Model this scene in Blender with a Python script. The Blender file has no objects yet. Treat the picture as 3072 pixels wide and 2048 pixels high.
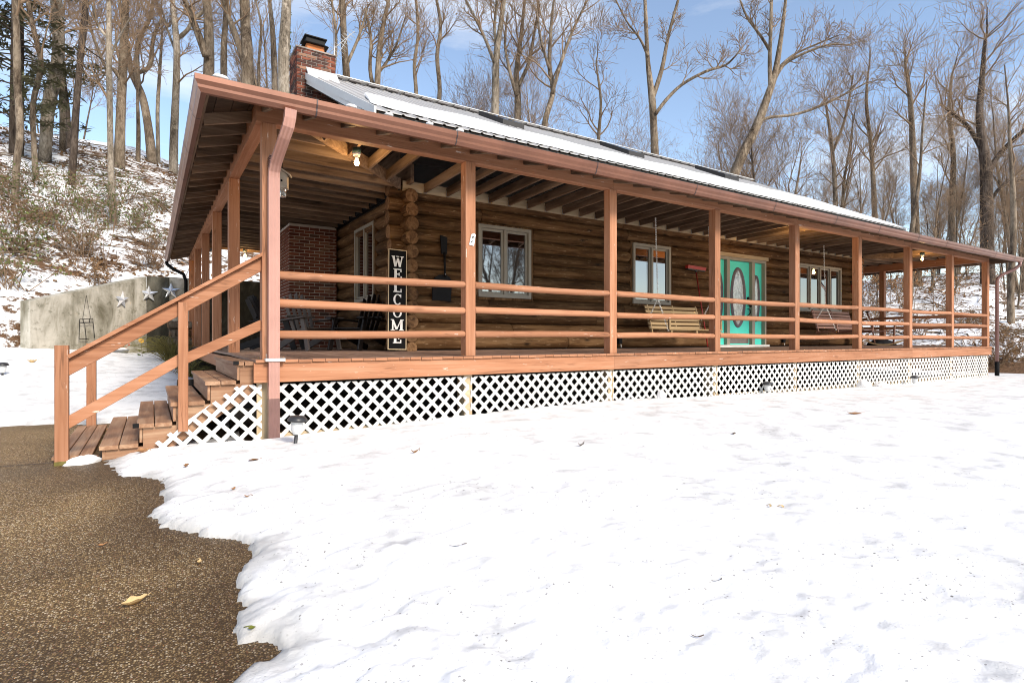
import bpy, bmesh, math, random
from mathutils import Vector, Matrix, noise
import numpy as np
R = math.radians
random.seed(7)
sc = bpy.context.scene
COL = sc.collection

# ------------------------------------------------------------------ camera
CX, CY, CZ = -0.984, -6.383, 0.2103
FPX, HOR = 1688.9, 1017.84
CS, SN = 0.5397, 0.8419
cam_d = bpy.data.cameras.new('camera')
cam_d.sensor_width = 36.0
cam_d.lens = FPX / 3072 * 36
cam_d.shift_y = -(1024 - HOR) / 3072
cam_d.clip_start = 0.05
cam_d.clip_end = 900
cam = bpy.data.objects.new('camera', cam_d)
COL.objects.link(cam)
cam.location = (CX, CY, CZ)
cam.rotation_euler = (R(90), 0, -math.asin(CS))
sc.camera = cam

# ------------------------------------------------------------------ sky, sun, exposure
SUN_EL, SUN_AZ = R(36), R(173)          # azimuth measured from +Y towards +X
world = bpy.data.worlds.new('World')
sc.world = world
world.use_nodes = True
nt = world.node_tree
nt.nodes.clear()
wo = nt.nodes.new('ShaderNodeOutputWorld')
bg = nt.nodes.new('ShaderNodeBackground')
sky = nt.nodes.new('ShaderNodeTexSky')
sky.sky_type = 'NISHITA'
sky.sun_disc = False
sky.sun_elevation = SUN_EL
sky.sun_rotation = SUN_AZ
sky.air_density = 1.0
sky.dust_density = 0.4
sky.ozone_density = 0.75
bg.inputs['Strength'].default_value = 0.07
tc = nt.nodes.new('ShaderNodeTexCoord')
mp = nt.nodes.new('ShaderNodeMapping')
mp.inputs['Scale'].default_value = (1.2, 1.2, 4.5)
nz = nt.nodes.new('ShaderNodeTexNoise')
nz.inputs['Scale'].default_value = 1.7
nz.inputs['Detail'].default_value = 7
nz.inputs['Roughness'].default_value = 0.58
rp = nt.nodes.new('ShaderNodeValToRGB')
rp.color_ramp.elements[0].position = 0.48
rp.color_ramp.elements[0].color = (0.04, 0.04, 0.04, 1)
rp.color_ramp.elements[1].position = 0.72
rp.color_ramp.elements[1].color = (0.5, 0.5, 0.5, 1)
mx = nt.nodes.new('ShaderNodeMix')
mx.data_type = 'RGBA'
mx.inputs[7].default_value = (6.2, 6.0, 5.7, 1)     # thin cloud brightness, in the sky's own units
L = nt.links.new
L(tc.outputs['Generated'], mp.inputs['Vector'])
L(mp.outputs['Vector'], nz.inputs['Vector'])
L(nz.outputs['Fac'], rp.inputs['Fac'])
L(rp.outputs['Color'], mx.inputs[0])
L(sky.outputs['Color'], mx.inputs[6])
L(mx.outputs[2], bg.inputs['Color'])
L(bg.outputs['Background'], wo.inputs['Surface'])

sun_d = bpy.data.lights.new('sun', 'SUN')
sun_d.energy = 1.5
sun_d.angle = R(16)
sun_d.color = (1.0, 0.90, 0.77)
sun = bpy.data.objects.new('sun', sun_d)
COL.objects.link(sun)
sdir = Vector((math.sin(SUN_AZ) * math.cos(SUN_EL), math.cos(SUN_AZ) * math.cos(SUN_EL), math.sin(SUN_EL)))
sun.rotation_euler = sdir.to_track_quat('Z', 'Y').to_euler()
sun.location = (0, -10, 30)

sc.view_settings.view_transform = 'Standard'
sc.view_settings.look = 'None'
sc.view_settings.gamma = 1.0
sc.view_settings.use_curve_mapping = False
sc.view_settings.exposure = 1.78
sc.render.engine = 'CYCLES'
sc.cycles.max_bounces = 8
sc.cycles.diffuse_bounces = 5
sc.cycles.use_denoising = True
sc.cycles.filter_width = 1.0

# ------------------------------------------------------------------ node materials
def hexc(h):
    h = h.lstrip('#')
    out = []
    for i in (0, 2, 4):
        v = int(h[i:i + 2], 16) / 255
        out.append(v / 12.92 if v <= 0.04045 else ((v + 0.055) / 1.055) ** 2.4)
    return tuple(out)

class NT:
    def __init__(s, name, rough=0.6, metallic=0.0, spec=0.35):
        s.m = bpy.data.materials.new(name)
        s.m.use_nodes = True
        s.t = s.m.node_tree
        s.b = s.t.nodes['Principled BSDF']
        s.b.inputs['Roughness'].default_value = rough
        s.b.inputs['Metallic'].default_value = metallic
        s.b.inputs['Specular IOR Level'].default_value = spec
        s._co = None
    def n(s, k, **kw):
        x = s.t.nodes.new(k)
        for a, v in kw.items():
            setattr(x, a, v)
        return x
    def l(s, a, b):
        s.t.links.new(a, b)
    def co(s, scale=(1, 1, 1)):
        if s._co is None:
            s._co = s.n('ShaderNodeTexCoord')
            oi = s.n('ShaderNodeObjectInfo')
            mul = s.n('ShaderNodeMath', operation='MULTIPLY')
            mul.inputs[1].default_value = 37.0
            s.l(oi.outputs['Random'], mul.inputs[0])
            s.rand = oi.outputs['Random']
            s._off = mul.outputs[0]
        m = s.n('ShaderNodeMapping')
        m.inputs['Scale'].default_value = scale
        s.l(s._co.outputs['Object'], m.inputs['Vector'])
        s.l(s._off, m.inputs['Location'])
        return m.outputs['Vector']
    def wco(s, scale=(1, 1, 1)):
        g = s.n('ShaderNodeNewGeometry')
        m = s.n('ShaderNodeMapping')
        m.inputs['Scale'].default_value = scale
        s.l(g.outputs['Position'], m.inputs['Vector'])
        return m.outputs['Vector']
    def noise(s, vec, scale, detail=4, rough=0.55, dist=0.0):
        x = s.n('ShaderNodeTexNoise')
        x.inputs['Scale'].default_value = scale
        x.inputs['Detail'].default_value = detail
        x.inputs['Roughness'].default_value = rough
        x.inputs['Distortion'].default_value = dist
        s.l(vec, x.inputs['Vector'])
        return x.outputs['Fac']
    def voro(s, vec, scale, feature='F1', out='Distance', rnd=1.0):
        x = s.n('ShaderNodeTexVoronoi', feature=feature)
        x.inputs['Scale'].default_value = scale
        x.inputs['Randomness'].default_value = rnd
        s.l(vec, x.inputs['Vector'])
        return x.outputs[out]
    def ramp(s, fac, stops, interp='LINEAR'):
        x = s.n('ShaderNodeValToRGB')
        e = x.color_ramp
        e.interpolation = interp
        while len(e.elements) < len(stops):
            e.elements.new(0.5)
        for el, (p, c) in zip(e.elements, stops):
            el.position = p
            el.color = (*c, 1) if len(c) == 3 else c
        s.l(fac, x.inputs['Fac'])
        return x.outputs['Color']
    def mix(s, fac, a, b, mode='MIX'):
        x = s.n('ShaderNodeMix', data_type='RGBA', blend_type=mode)
        for i, v in ((0, fac), (6, a), (7, b)):
            if isinstance(v, (int, float)):
                x.inputs[i].default_value = v
            elif isinstance(v, tuple):
                x.inputs[i].default_value = (*v, 1) if len(v) == 3 else v
            else:
                s.l(v, x.inputs[i])
        return x.outputs[2]
    def math(s, op, a, b=0.0, clamp=False):
        x = s.n('ShaderNodeMath', operation=op, use_clamp=clamp)
        for i, v in ((0, a), (1, b)):
            if isinstance(v, (int, float)):
                x.inputs[i].default_value = v
            else:
                s.l(v, x.inputs[i])
        return x.outputs[0]
    def maprange(s, v, a, b, c=0.0, d=1.0):
        x = s.n('ShaderNodeMapRange')
        s.l(v, x.inputs[0])
        for i, q in ((1, a), (2, b), (3, c), (4, d)):
            x.inputs[i].default_value = q
        return x.outputs[0]
    def vary(s, col, amt=0.25):
        s.co()
        f = s.maprange(s.rand, 0, 1, 1 - amt, 1 + amt)
        c = s.n('ShaderNodeCombineColor')
        for i in range(3):
            s.l(f, c.inputs[i])
        return s.mix(1.0, col, c.outputs[0], 'MULTIPLY')
    def color(s, c):
        if isinstance(c, tuple):
            s.b.inputs['Base Color'].default_value = (*c, 1)
        else:
            s.l(c, s.b.inputs['Base Color'])
    def rough(s, v):
        s.l(v, s.b.inputs['Roughness'])
    def bump(s, h, strength=0.3, dist=0.01):
        x = s.n('ShaderNodeBump')
        x.inputs['Strength'].default_value = strength
        x.inputs['Distance'].default_value = dist
        s.l(h, x.inputs['Height'])
        s.l(x.outputs['Normal'], s.b.inputs['Normal'])

def axis_scale(ax, along, across):
    v = [across] * 3
    v['xyz'.index(ax)] = along
    return tuple(v)

def wood(name, ax, stops, rough=0.7, vary=0.2, bump=0.35, across=22, along=1.2, spec=0.25, knots=0.0, wear=None, wear_at=(0.62, 0.7), cracks=0.0):
    m = NT(name, rough, 0, spec)
    v = m.co(axis_scale(ax, along, across))
    n1 = m.noise(v, 1.0, 6, 0.6, 0.6)
    v2 = m.co(axis_scale(ax, 0.6, 2.4))
    n2 = m.noise(v2, 1.0, 4, 0.6)
    f = m.math('ADD', m.math('MULTIPLY', n1, 0.62), m.math('MULTIPLY', n2, 0.38))
    c = m.ramp(f, stops)
    if knots:
        kv = m.voro(m.co(axis_scale(ax, 1.7, 4.2)), 1.0)
        k = m.ramp(kv, [(0.05, (1, 1, 1)), (0.17, (0, 0, 0))])
        c = m.mix(m.math('MULTIPLY', k, knots), c, tuple(q * 0.25 for q in stops[0][1]))
    if wear:
        w = m.noise(m.co(axis_scale(ax, 5, 30)), 1.0, 5, 0.65)
        wf = m.ramp(w, [(wear_at[0], (0, 0, 0)), (wear_at[1], (1, 1, 1))])
        c = m.mix(wf, c, wear)
    if cracks:
        cr = m.noise(m.co(axis_scale(ax, 0.9, 26)), 1.0, 3, 0.5, 0.4)
        cf = m.ramp(m.math('ABSOLUTE', m.math('SUBTRACT', cr, 0.5)), [(0.0, (1, 1, 1)), (0.022, (0, 0, 0))])
        gate = m.ramp(m.noise(m.co(axis_scale(ax, 1.1, 3.0)), 1.0, 2, 0.5), [(0.50, (0, 0, 0)), (0.58, (1, 1, 1))])
        c = m.mix(m.math('MULTIPLY', m.math('MULTIPLY', cf, gate), cracks), c, tuple(q * 0.2 for q in stops[0][1]))
    m.color(m.vary(c, vary))
    m.bump(n1, bump, 0.004)
    return m.m

def flat(name, col, rough=0.5, metallic=0.0, spec=0.4, amt=0.18, scale=9.0, bump=0.0, vary=0.0):
    m = NT(name, rough, metallic, spec)
    n = m.noise(m.co(), scale, 5, 0.6)
    d = tuple(max(0, q * (1 - amt)) for q in col)
    u = tuple(min(1, q * (1 + amt)) for q in col)
    c = m.ramp(n, [(0.3, d), (0.7, u)])
    m.color(m.vary(c, vary) if vary else c)
    if bump:
        m.bump(m.noise(m.co(), scale * 6, 4, 0.6), bump, 0.003)
    return m.m

MT = {}
P0, P1, P2 = (0.240, 0.098, 0.048), (0.370, 0.170, 0.090), (0.47, 0.245, 0.150)   # faded redwood stain
for ax in 'xyz':
    MT['paint_' + ax] = wood('redwood_stain_' + ax, ax, [(0.3, P0), (0.5, P1), (0.72, P2)], 0.68, 0.12, 0.35, 26, 1.0, 0.2, 0.35, (0.66, 0.54, 0.46), (0.655, 0.70), 0.55)
    MT['log_' + ax] = wood('log_wood_' + ax, ax, [(0.30, (0.022, 0.009, 0.003)), (0.46, (0.072, 0.034, 0.012)), (0.58, (0.140, 0.076, 0.033)), (0.74, (0.26, 0.160, 0.083))], 0.75, 0.30, 0.8, 15, 1.2, 0.15, 0.85, (0.30, 0.20, 0.115), (0.60, 0.72), 0.9)
    MT['joist_' + ax] = wood('joist_wood_' + ax, ax, [(0.3, (0.055, 0.032, 0.019)), (0.5, (0.160, 0.105, 0.068)), (0.72, (0.31, 0.225, 0.158))], 0.75, 0.3, 0.4, 20, 1.2, 0.2, 0.6)
    MT['deck_' + ax] = wood('deck_wood_' + ax, ax, [(0.3, (0.14, 0.078, 0.055)), (0.5, (0.24, 0.150, 0.110)), (0.75, (0.36, 0.26, 0.20))], 0.6, 0.18, 0.4, 24, 1.0, 0.25, 0.4)
    MT['tread_' + ax] = wood('tread_wood_' + ax, ax, [(0.3, (0.17, 0.078, 0.040)), (0.5, (0.30, 0.165, 0.095)), (0.72, (0.46, 0.31, 0.20))], 0.62, 0.15, 0.4, 20, 1.0, 0.25, 0.4)
    MT['cedar_' + ax] = wood('treated_board_' + ax, ax, [(0.3, (0.33, 0.24, 0.14)), (0.55, (0.50, 0.39, 0.25)), (0.75, (0.62, 0.52, 0.36))], 0.65, 0.12, 0.3, 20, 1.0, 0.25, 0.4)
    MT['swing_' + ax] = wood('swing_oak_' + ax, ax, [(0.3, (0.20, 0.13, 0.06)), (0.55, (0.34, 0.235, 0.12)), (0.75, (0.47, 0.34, 0.19))], 0.5, 0.12, 0.2, 24, 1.0, 0.35)
    MT['dark_swing_' + ax] = wood('swing_walnut_' + ax, ax, [(0.3, (0.13, 0.062, 0.045)), (0.55, (0.22, 0.115, 0.085)), (0.75, (0.32, 0.18, 0.14))], 0.5, 0.12, 0.2, 24, 1.0, 0.35)
    MT['black_wood_' + ax] = wood('dark_chair_wood_' + ax, ax, [(0.3, (0.006, 0.005, 0.005)), (0.7, (0.022, 0.017, 0.016))], 0.5, 0.2, 0.2)
    MT['grey_wood_' + ax] = wood('grey_chair_wood_' + ax, ax, [(0.3, (0.05, 0.04, 0.034)), (0.7, (0.13, 0.105, 0.09))], 0.6, 0.2, 0.2)
m = NT('log_end', 0.75, 0, 0.2)
n_ = m.noise(m.co((1, 1, 1)), 9, 5, 0.65, 1.5)
m.color(m.vary(m.ramp(n_, [(0.3, (0.045, 0.022, 0.009)), (0.5, (0.15, 0.078, 0.034)), (0.75, (0.27, 0.155, 0.075))]), 0.35))
m.bump(n_, 0.5, 0.01)
MT['log_end'] = m.m
MT['gutter'] = flat('copper_brown_gutter', (0.205, 0.090, 0.056), 0.34, 0.4, 0.5, 0.2, 2.2)
MT['downspout'] = flat('pinkish_downspout', (0.46, 0.25, 0.20), 0.42, 0.1, 0.5, 0.12, 2.0)
MT['downspout_dark'] = flat('brown_downspout', (0.21, 0.115, 0.10), 0.36, 0.3, 0.5, 0.15, 4)
MT['seam'] = flat('gutter_seam', (0.06, 0.045, 0.045), 0.5, 0.2)
MT['lattice'] = flat('white_vinyl_lattice', (0.70, 0.69, 0.655), 0.5, 0, 0.35, 0.14, 2.2)
MT['taupe'] = flat('taupe_frame', (0.27, 0.245, 0.20), 0.45, 0, 0.4, 0.08, 4)
MT['teal'] = flat('turquoise_door_paint', (0.085, 0.70, 0.58), 0.4, 0, 0.4, 0.05, 4)
MT['lead'] = flat('purple_grey_moulding', (0.12, 0.105, 0.125), 0.45)
MT['kick'] = flat('brushed_kick_plate', (0.25, 0.21, 0.19), 0.35, 0.6)
MT['black'] = flat('black_paint', (0.004, 0.004, 0.0045), 0.7, 0, 0.15)
MT['black_iron'] = flat('black_iron', (0.005, 0.0045, 0.005), 0.6, 0.0, 0.2)
MT['dark_plastic'] = flat('dark_plastic', (0.03, 0.03, 0.033), 0.4)
MT['white'] = flat('white_paint', (0.78, 0.77, 0.74), 0.5)
MT['white_metal'] = flat('white_metal_trim', (0.60, 0.60, 0.585), 0.4, 0.1, 0.4, 0.06, 2)
MT['roof_metal'] = flat('pale_grey_roof_metal', (0.44, 0.425, 0.41), 0.5, 0.1, 0.45, 0.10, 1.2)
MT['ridge_grey'] = flat('grey_ridge_closure', (0.16, 0.15, 0.15), 0.6)
MT['roof_dark'] = flat('dark_roof_edge', (0.03, 0.028, 0.027), 0.6)
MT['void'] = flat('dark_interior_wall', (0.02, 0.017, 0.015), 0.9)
MT['soil'] = flat('bare_soil', (0.05, 0.036, 0.026), 0.95, 0, 0.1, 0.4, 3, 0.6)
MT['galv'] = flat('galvanised_steel', (0.50, 0.50, 0.50), 0.35, 0.9)
MT['chain'] = flat('zinc_chain', (0.80, 0.79, 0.76), 0.4, 0.1)
MT['star'] = flat('silver_star_tin', (0.74, 0.75, 0.77), 0.25, 0.6, 0.5, 0.08, 5)
MT['red'] = flat('red_plastic', (0.36, 0.030, 0.020), 0.4)
MT['red_handle'] = flat('red_handle_paint', (0.28, 0.025, 0.02), 0.4)
MT['terracotta'] = flat('terracotta_flue', (0.50, 0.175, 0.065), 0.8, 0, 0.2, 0.12, 3, 0.2)
MT['mortar_soot'] = flat('sooty_mortar', (0.25, 0.215, 0.19), 0.95, 0, 0.1, 0.35, 5, 0.6)
MT['mortar'] = flat('mortar', (0.44, 0.40, 0.36), 0.95, 0, 0.1, 0.25, 6, 0.6)
MT['pot'] = flat('grey_glazed_pot', (0.24, 0.245, 0.25), 0.4)
MT['yellow'] = flat('yellow_petal', (0.80, 0.42, 0.02), 0.6)
MT['pinkred'] = flat('red_petal', (0.5, 0.08, 0.05), 0.6)
MT['drygrass'] = flat('dry_olive_grass', (0.17, 0.145, 0.045), 0.8, 0, 0.15, 0.4, 8)
MT['leaf_brown'] = flat('dry_leaf', (0.30, 0.155, 0.07), 0.75, 0, 0.2, 0.35, 14, 0, 0.3)
MT['leaf_tan'] = flat('tan_leaf', (0.56, 0.39, 0.19), 0.65, 0, 0.2, 0.3, 18)
MT['leaf_green'] = flat('olive_leaf', (0.14, 0.15, 0.02), 0.5, 0, 0.3, 0.3, 18)
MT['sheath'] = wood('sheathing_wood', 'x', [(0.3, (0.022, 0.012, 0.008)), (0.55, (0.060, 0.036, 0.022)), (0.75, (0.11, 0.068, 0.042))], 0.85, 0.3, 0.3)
MT['bark_twig'] = flat('twig', (0.10, 0.07, 0.05), 0.85)
MT['tag'] = flat('white_tag_card', (0.72, 0.72, 0.70), 0.5)
MT['birch_grey'] = flat('grey_weathered_box', (0.36, 0.31, 0.25), 0.8, 0, 0.2, 0.2, 12)
m = NT('clear_jar', 0.06, 0, 0.5)
m.color((0.8, 0.82, 0.8)); m.b.inputs['Transmission Weight'].default_value = 0.9
MT['jar'] = m.m
m = NT('frosted_lens', 0.3, 0, 0.5)
m.color((0.75, 0.76, 0.76)); m.b.inputs['Transmission Weight'].default_value = 0.3
MT['lens'] = m.m
m = NT('window_glass', 0.02, 0, 1.0)
m.color((0.004, 0.004, 0.005)); m.b.inputs['IOR'].default_value = 2.3
MT['glass'] = m.m
m = NT('bevelled_door_glass', 0.12, 0, 1.0)
m.b.inputs['IOR'].default_value = 2.0
n_ = m.noise(m.co((9, 9, 5)), 1.0, 4, 0.6, 1.0)
m.color(m.ramp(n_, [(0.35, (0.10, 0.09, 0.08)), (0.55, (0.30, 0.30, 0.29)), (0.7, (0.5, 0.5, 0.48))]))
m.bump(n_, 0.5, 0.01)
MT['door_glass'] = m.m
m = NT('bulb_glow', 0.3)
m.color((1, 0.8, 0.45)); m.b.inputs['Emission Color'].default_value = (1, 0.62, 0.22, 1); m.b.inputs['Emission Strength'].default_value = 9
MT['bulb'] = m.m
# brick: every brick is an object, its hue comes from the object's random number
def brick_mat(name, soot):
    m = NT(name, 0.85, 0, 0.15)
    m.co()
    c = m.ramp(m.rand, [(0.0, (0.11, 0.035, 0.025)), (0.3, (0.22, 0.070, 0.042)), (0.55, (0.31, 0.115, 0.066)), (0.75, (0.18, 0.062, 0.046)), (0.9, (0.44, 0.25, 0.16)), (1.0, (0.06, 0.040, 0.036))])
    n = m.noise(m.co((14, 14, 14)), 1.0, 5, 0.65)
    c = m.mix(m.math('MULTIPLY', n, 0.5), c, (0.12, 0.05, 0.035))
    if not soot: c = m.mix(1.0, c, (0.72, 0.66, 0.62), 'MULTIPLY')  # porch shade put into the colour of the lower stack's bricks
    if soot:
        s = m.noise(m.wco((3.1, 3.1, 5.5)), 1.0, 4, 0.6)
        sf = m.ramp(s, [(0.45, (0, 0, 0)), (0.53, (1, 1, 1))])
        c = m.mix(m.math('MULTIPLY', sf, 0.85), c, (0.035, 0.028, 0.026))
    m.color(c)
    m.bump(n, 0.5, 0.006)
    return m.m
MT['brick'] = brick_mat('red_brick', False)
MT['brick_soot'] = brick_mat('sooty_brick', True)
# concrete of the retaining wall: weather stains with a shape of their own
m = NT('weathered_concrete', 0.9, 0, 0.15)
a_ = m.noise(m.co((1.3, 1.3, 0.55)), 1.6, 7, 0.65, 0.4)
b_ = m.noise(m.co((3.0, 3.0, 14)), 1.0, 5, 0.6)
c_ = m.ramp(a_, [(0.3, (0.15, 0.135, 0.095)), (0.44, (0.34, 0.32, 0.26)), (0.58, (0.56, 0.53, 0.46)), (0.8, (0.66, 0.64, 0.58))])
c_ = m.mix(m.math('MULTIPLY', b_, 0.35), c_, (0.16, 0.15, 0.115))
moss = m.ramp(m.noise(m.co((2, 2, 3)), 2.2, 5, 0.7), [(0.56, (0, 0, 0)), (0.68, (1, 1, 1))])
c_ = m.mix(m.math('MULTIPLY', moss, 0.6), c_, (0.075, 0.075, 0.04))
m.color(c_); m.bump(b_, 0.35, 0.012)
MT['concrete'] = m.m
m = NT('damp_concrete', 0.85, 0, 0.2)  # darker concrete copy: shade of the back wall put into its colour
a_ = m.noise(m.co((1.0, 1.0, 0.5)), 1.8, 7, 0.65, 0.4)
m.color(m.ramp(a_, [(0.35, (0.020, 0.018, 0.012)), (0.52, (0.055, 0.05, 0.036)), (0.75, (0.16, 0.15, 0.12))]))
m.bump(a_, 0.4, 0.02)
MT['concrete_dark'] = m.m
# exposed-aggregate driveway
m = NT('exposed_aggregate', 0.7, 0, 0.22)
v = m.wco()
vc = m.voro(v, 120, 'F1', 'Color')
sep = m.n('ShaderNodeSeparateColor'); m.l(vc, sep.inputs[0])
vd = m.voro(v, 120, 'F1', 'Distance')
peb = m.ramp(sep.outputs[0], [(0.0, (0.065, 0.038, 0.018)), (0.22, (0.21, 0.130, 0.056)), (0.5, (0.345, 0.225, 0.102)), (0.68, (0.45, 0.305, 0.14)), (0.80, (0.60, 0.44, 0.22)), (0.90, (0.84, 0.72, 0.52)), (1.0, (0.30, 0.11, 0.045))])
gap = m.ramp(vd, [(0.35, (0, 0, 0)), (0.62, (1, 1, 1))])
cc = m.mix(gap, peb, (0.115, 0.073, 0.034))
wet = m.noise(m.wco((0.75, 0.75, 0.75)), 1.0, 5, 0.6)
wf = m.ramp(wet, [(0.40, (0, 0, 0)), (0.62, (1, 1, 1))])
cc = m.mix(m.math('MULTIPLY', wf, 0.5), cc, m.mix(1.0, cc, (0.55, 0.50, 0.46), 'MULTIPLY'))
at = m.n('ShaderNodeAttribute', attribute_name='damp')
cc = m.mix(m.math('MULTIPLY', at.outputs['Fac'], 0.85), cc, m.mix(1.0, cc, (0.36, 0.34, 0.34), 'MULTIPLY'))
m.color(cc)
m.rough(m.maprange(at.outputs['Fac'], 0, 1, 0.8, 0.5))
m.bump(m.math('SUBTRACT', 1.0, vd), 0.45, 0.004)
MT['aggregate'] = m.m
# yard snow: granular, old, with grit
def snow_mat(name, grit):
    m = NT(name, 0.55, 0, 0.25)
    v = m.wco()
    n1 = m.noise(v, 3.2, 6, 0.62)
    n2 = m.noise(v, 42, 4, 0.6)
    n3 = m.noise(v, 160, 2, 0.5)
    c = m.ramp(n1, [(0.32, (0.57, 0.565, 0.555)), (0.535, (0.87, 0.865, 0.855))])
    if grit:
        at = m.n('ShaderNodeAttribute', attribute_name='thin')
        c = m.mix(m.math('MULTIPLY', at.outputs['Fac'], 0.85), c, (0.36, 0.345, 0.32))
        zone = m.ramp(m.noise(v, 1.1, 5, 0.65), [(0.38, (0, 0, 0)), (0.58, (1, 1, 1))])
        vd = m.voro(v, 40, 'F1', 'Distance')
        vc = m.n('ShaderNodeSeparateColor'); m.l(m.voro(v, 40, 'F1', 'Color'), vc.inputs[0])
        sp = m.math('LESS_THAN', vd, m.math('MULTIPLY', m.math('SUBTRACT', vc.outputs[0], 0.62), 0.7))
        c = m.mix(m.math('MULTIPLY', m.math('MULTIPLY', sp, zone), 0.85), c, (0.075, 0.06, 0.045))
        vd2 = m.voro(v, 70, 'F1', 'Distance')
        vc2 = m.n('ShaderNodeSeparateColor'); m.l(m.voro(v, 70, 'F1', 'Color'), vc2.inputs[0])
        sp2 = m.math('LESS_THAN', vd2, m.math('MULTIPLY', m.math('SUBTRACT', vc2.outputs[1], 0.62), 0.9))
        c = m.mix(m.math('MULTIPLY', m.math('MULTIPLY', sp2, zone), 0.5), c, (0.16, 0.14, 0.12))
    m.color(c)
    h = m.math('ADD', m.math('MULTIPLY', n2, 0.6), m.math('ADD', m.math('MULTIPLY', n3, 0.25), m.math('MULTIPLY', n1, 1.2)))
    m.bump(h, 0.35, 0.02)
    m.b.inputs['Subsurface Weight'].default_value = 0.0
    return m.m
MT['snow'] = snow_mat('old_snow', True)
MT['snow_clean'] = snow_mat('clean_snow', False)
# hillside: snow lying between leaf litter
m = NT('snowy_leaf_litter', 0.85, 0, 0.15)
v = m.wco((1, 1, 1.6))
n1 = m.noise(v, 0.55, 8, 0.70, 0.3)
n2 = m.noise(v, 3.2, 7, 0.72)
at = m.n('ShaderNodeAttribute', attribute_name='litter')
f = m.math('ADD', m.math('ADD', m.math('MULTIPLY', n1, 0.45), m.math('MULTIPLY', n2, 0.55)), at.outputs['Fac'])
lit = m.ramp(m.noise(v, 16, 6, 0.7), [(0.3, (0.045, 0.025, 0.013)), (0.5, (0.13, 0.075, 0.042)), (0.7, (0.24, 0.145, 0.085))])
m.color(m.mix(m.ramp(f, [(0.485, (0, 0, 0)), (0.525, (1, 1, 1))]), (0.84, 0.85, 0.86), lit))
m.bump(m.noise(v, 6, 6, 0.7), 0.7, 0.08)
MT['hill'] = m.m
# bark
def bark(name, c0, c1, c2):
    m = NT(name, 0.9, 0, 0.1)
    v = m.co((7, 7, 1.6))
    n = m.noise(v, 2.2, 6, 0.68, 0.5)
    n2 = m.noise(m.co((1.2, 1.2, 0.5)), 1.0, 4, 0.6)
    c = m.ramp(m.math('ADD', m.math('MULTIPLY', n, 0.5), m.math('MULTIPLY', n2, 0.5)), [(0.38, c0), (0.5, c1), (0.62, c2)])
    lich = m.ramp(m.noise(m.co((3, 3, 1.2)), 1.3, 5, 0.65), [(0.55, (0, 0, 0)), (0.66, (1, 1, 1))])
    c = m.mix(m.math('MULTIPLY', lich, 0.55), c, tuple(q * 1.35 for q in c2))
    m.color(m.vary(c, 0.16))
    m.bump(n, 0.8, 0.03)
    return m.m
MT['bark_tan'] = bark('tan_bark', (0.045, 0.032, 0.022), (0.145, 0.110, 0.078), (0.28, 0.225, 0.165))
MT['bark_pale'] = bark('pale_grey_bark', (0.06, 0.048, 0.036), (0.20, 0.165, 0.125), (0.36, 0.31, 0.25))
MT['bark_dark'] = bark('dark_bark', (0.030, 0.022, 0.018), (0.080, 0.060, 0.046), (0.16, 0.125, 0.10))
MT['twigs'] = flat('bare_twigs', (0.235, 0.162, 0.105), 0.9, 0, 0.1, 0.25, 3)
MT['shrub_green'] = flat('winter_shrub_leaf', (0.10, 0.125, 0.035), 0.7, 0, 0.2, 0.4, 6, 0, 0.3)
MT['shrub_brown'] = flat('dead_shrub_leaf', (0.20, 0.115, 0.055), 0.8, 0, 0.15, 0.4, 6, 0, 0.3)
MT['beech_leaf'] = flat('clinging_beech_leaf', (0.30, 0.155, 0.065), 0.75, 0, 0.2, 0.3, 6)
MT['needles'] = flat('pine_needles', (0.115, 0.110, 0.062), 0.85, 0, 0.15, 0.4, 5)
MT['ivy'] = flat('ivy_leaf', (0.045, 0.07, 0.02), 0.6, 0, 0.3, 0.4, 8)

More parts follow.
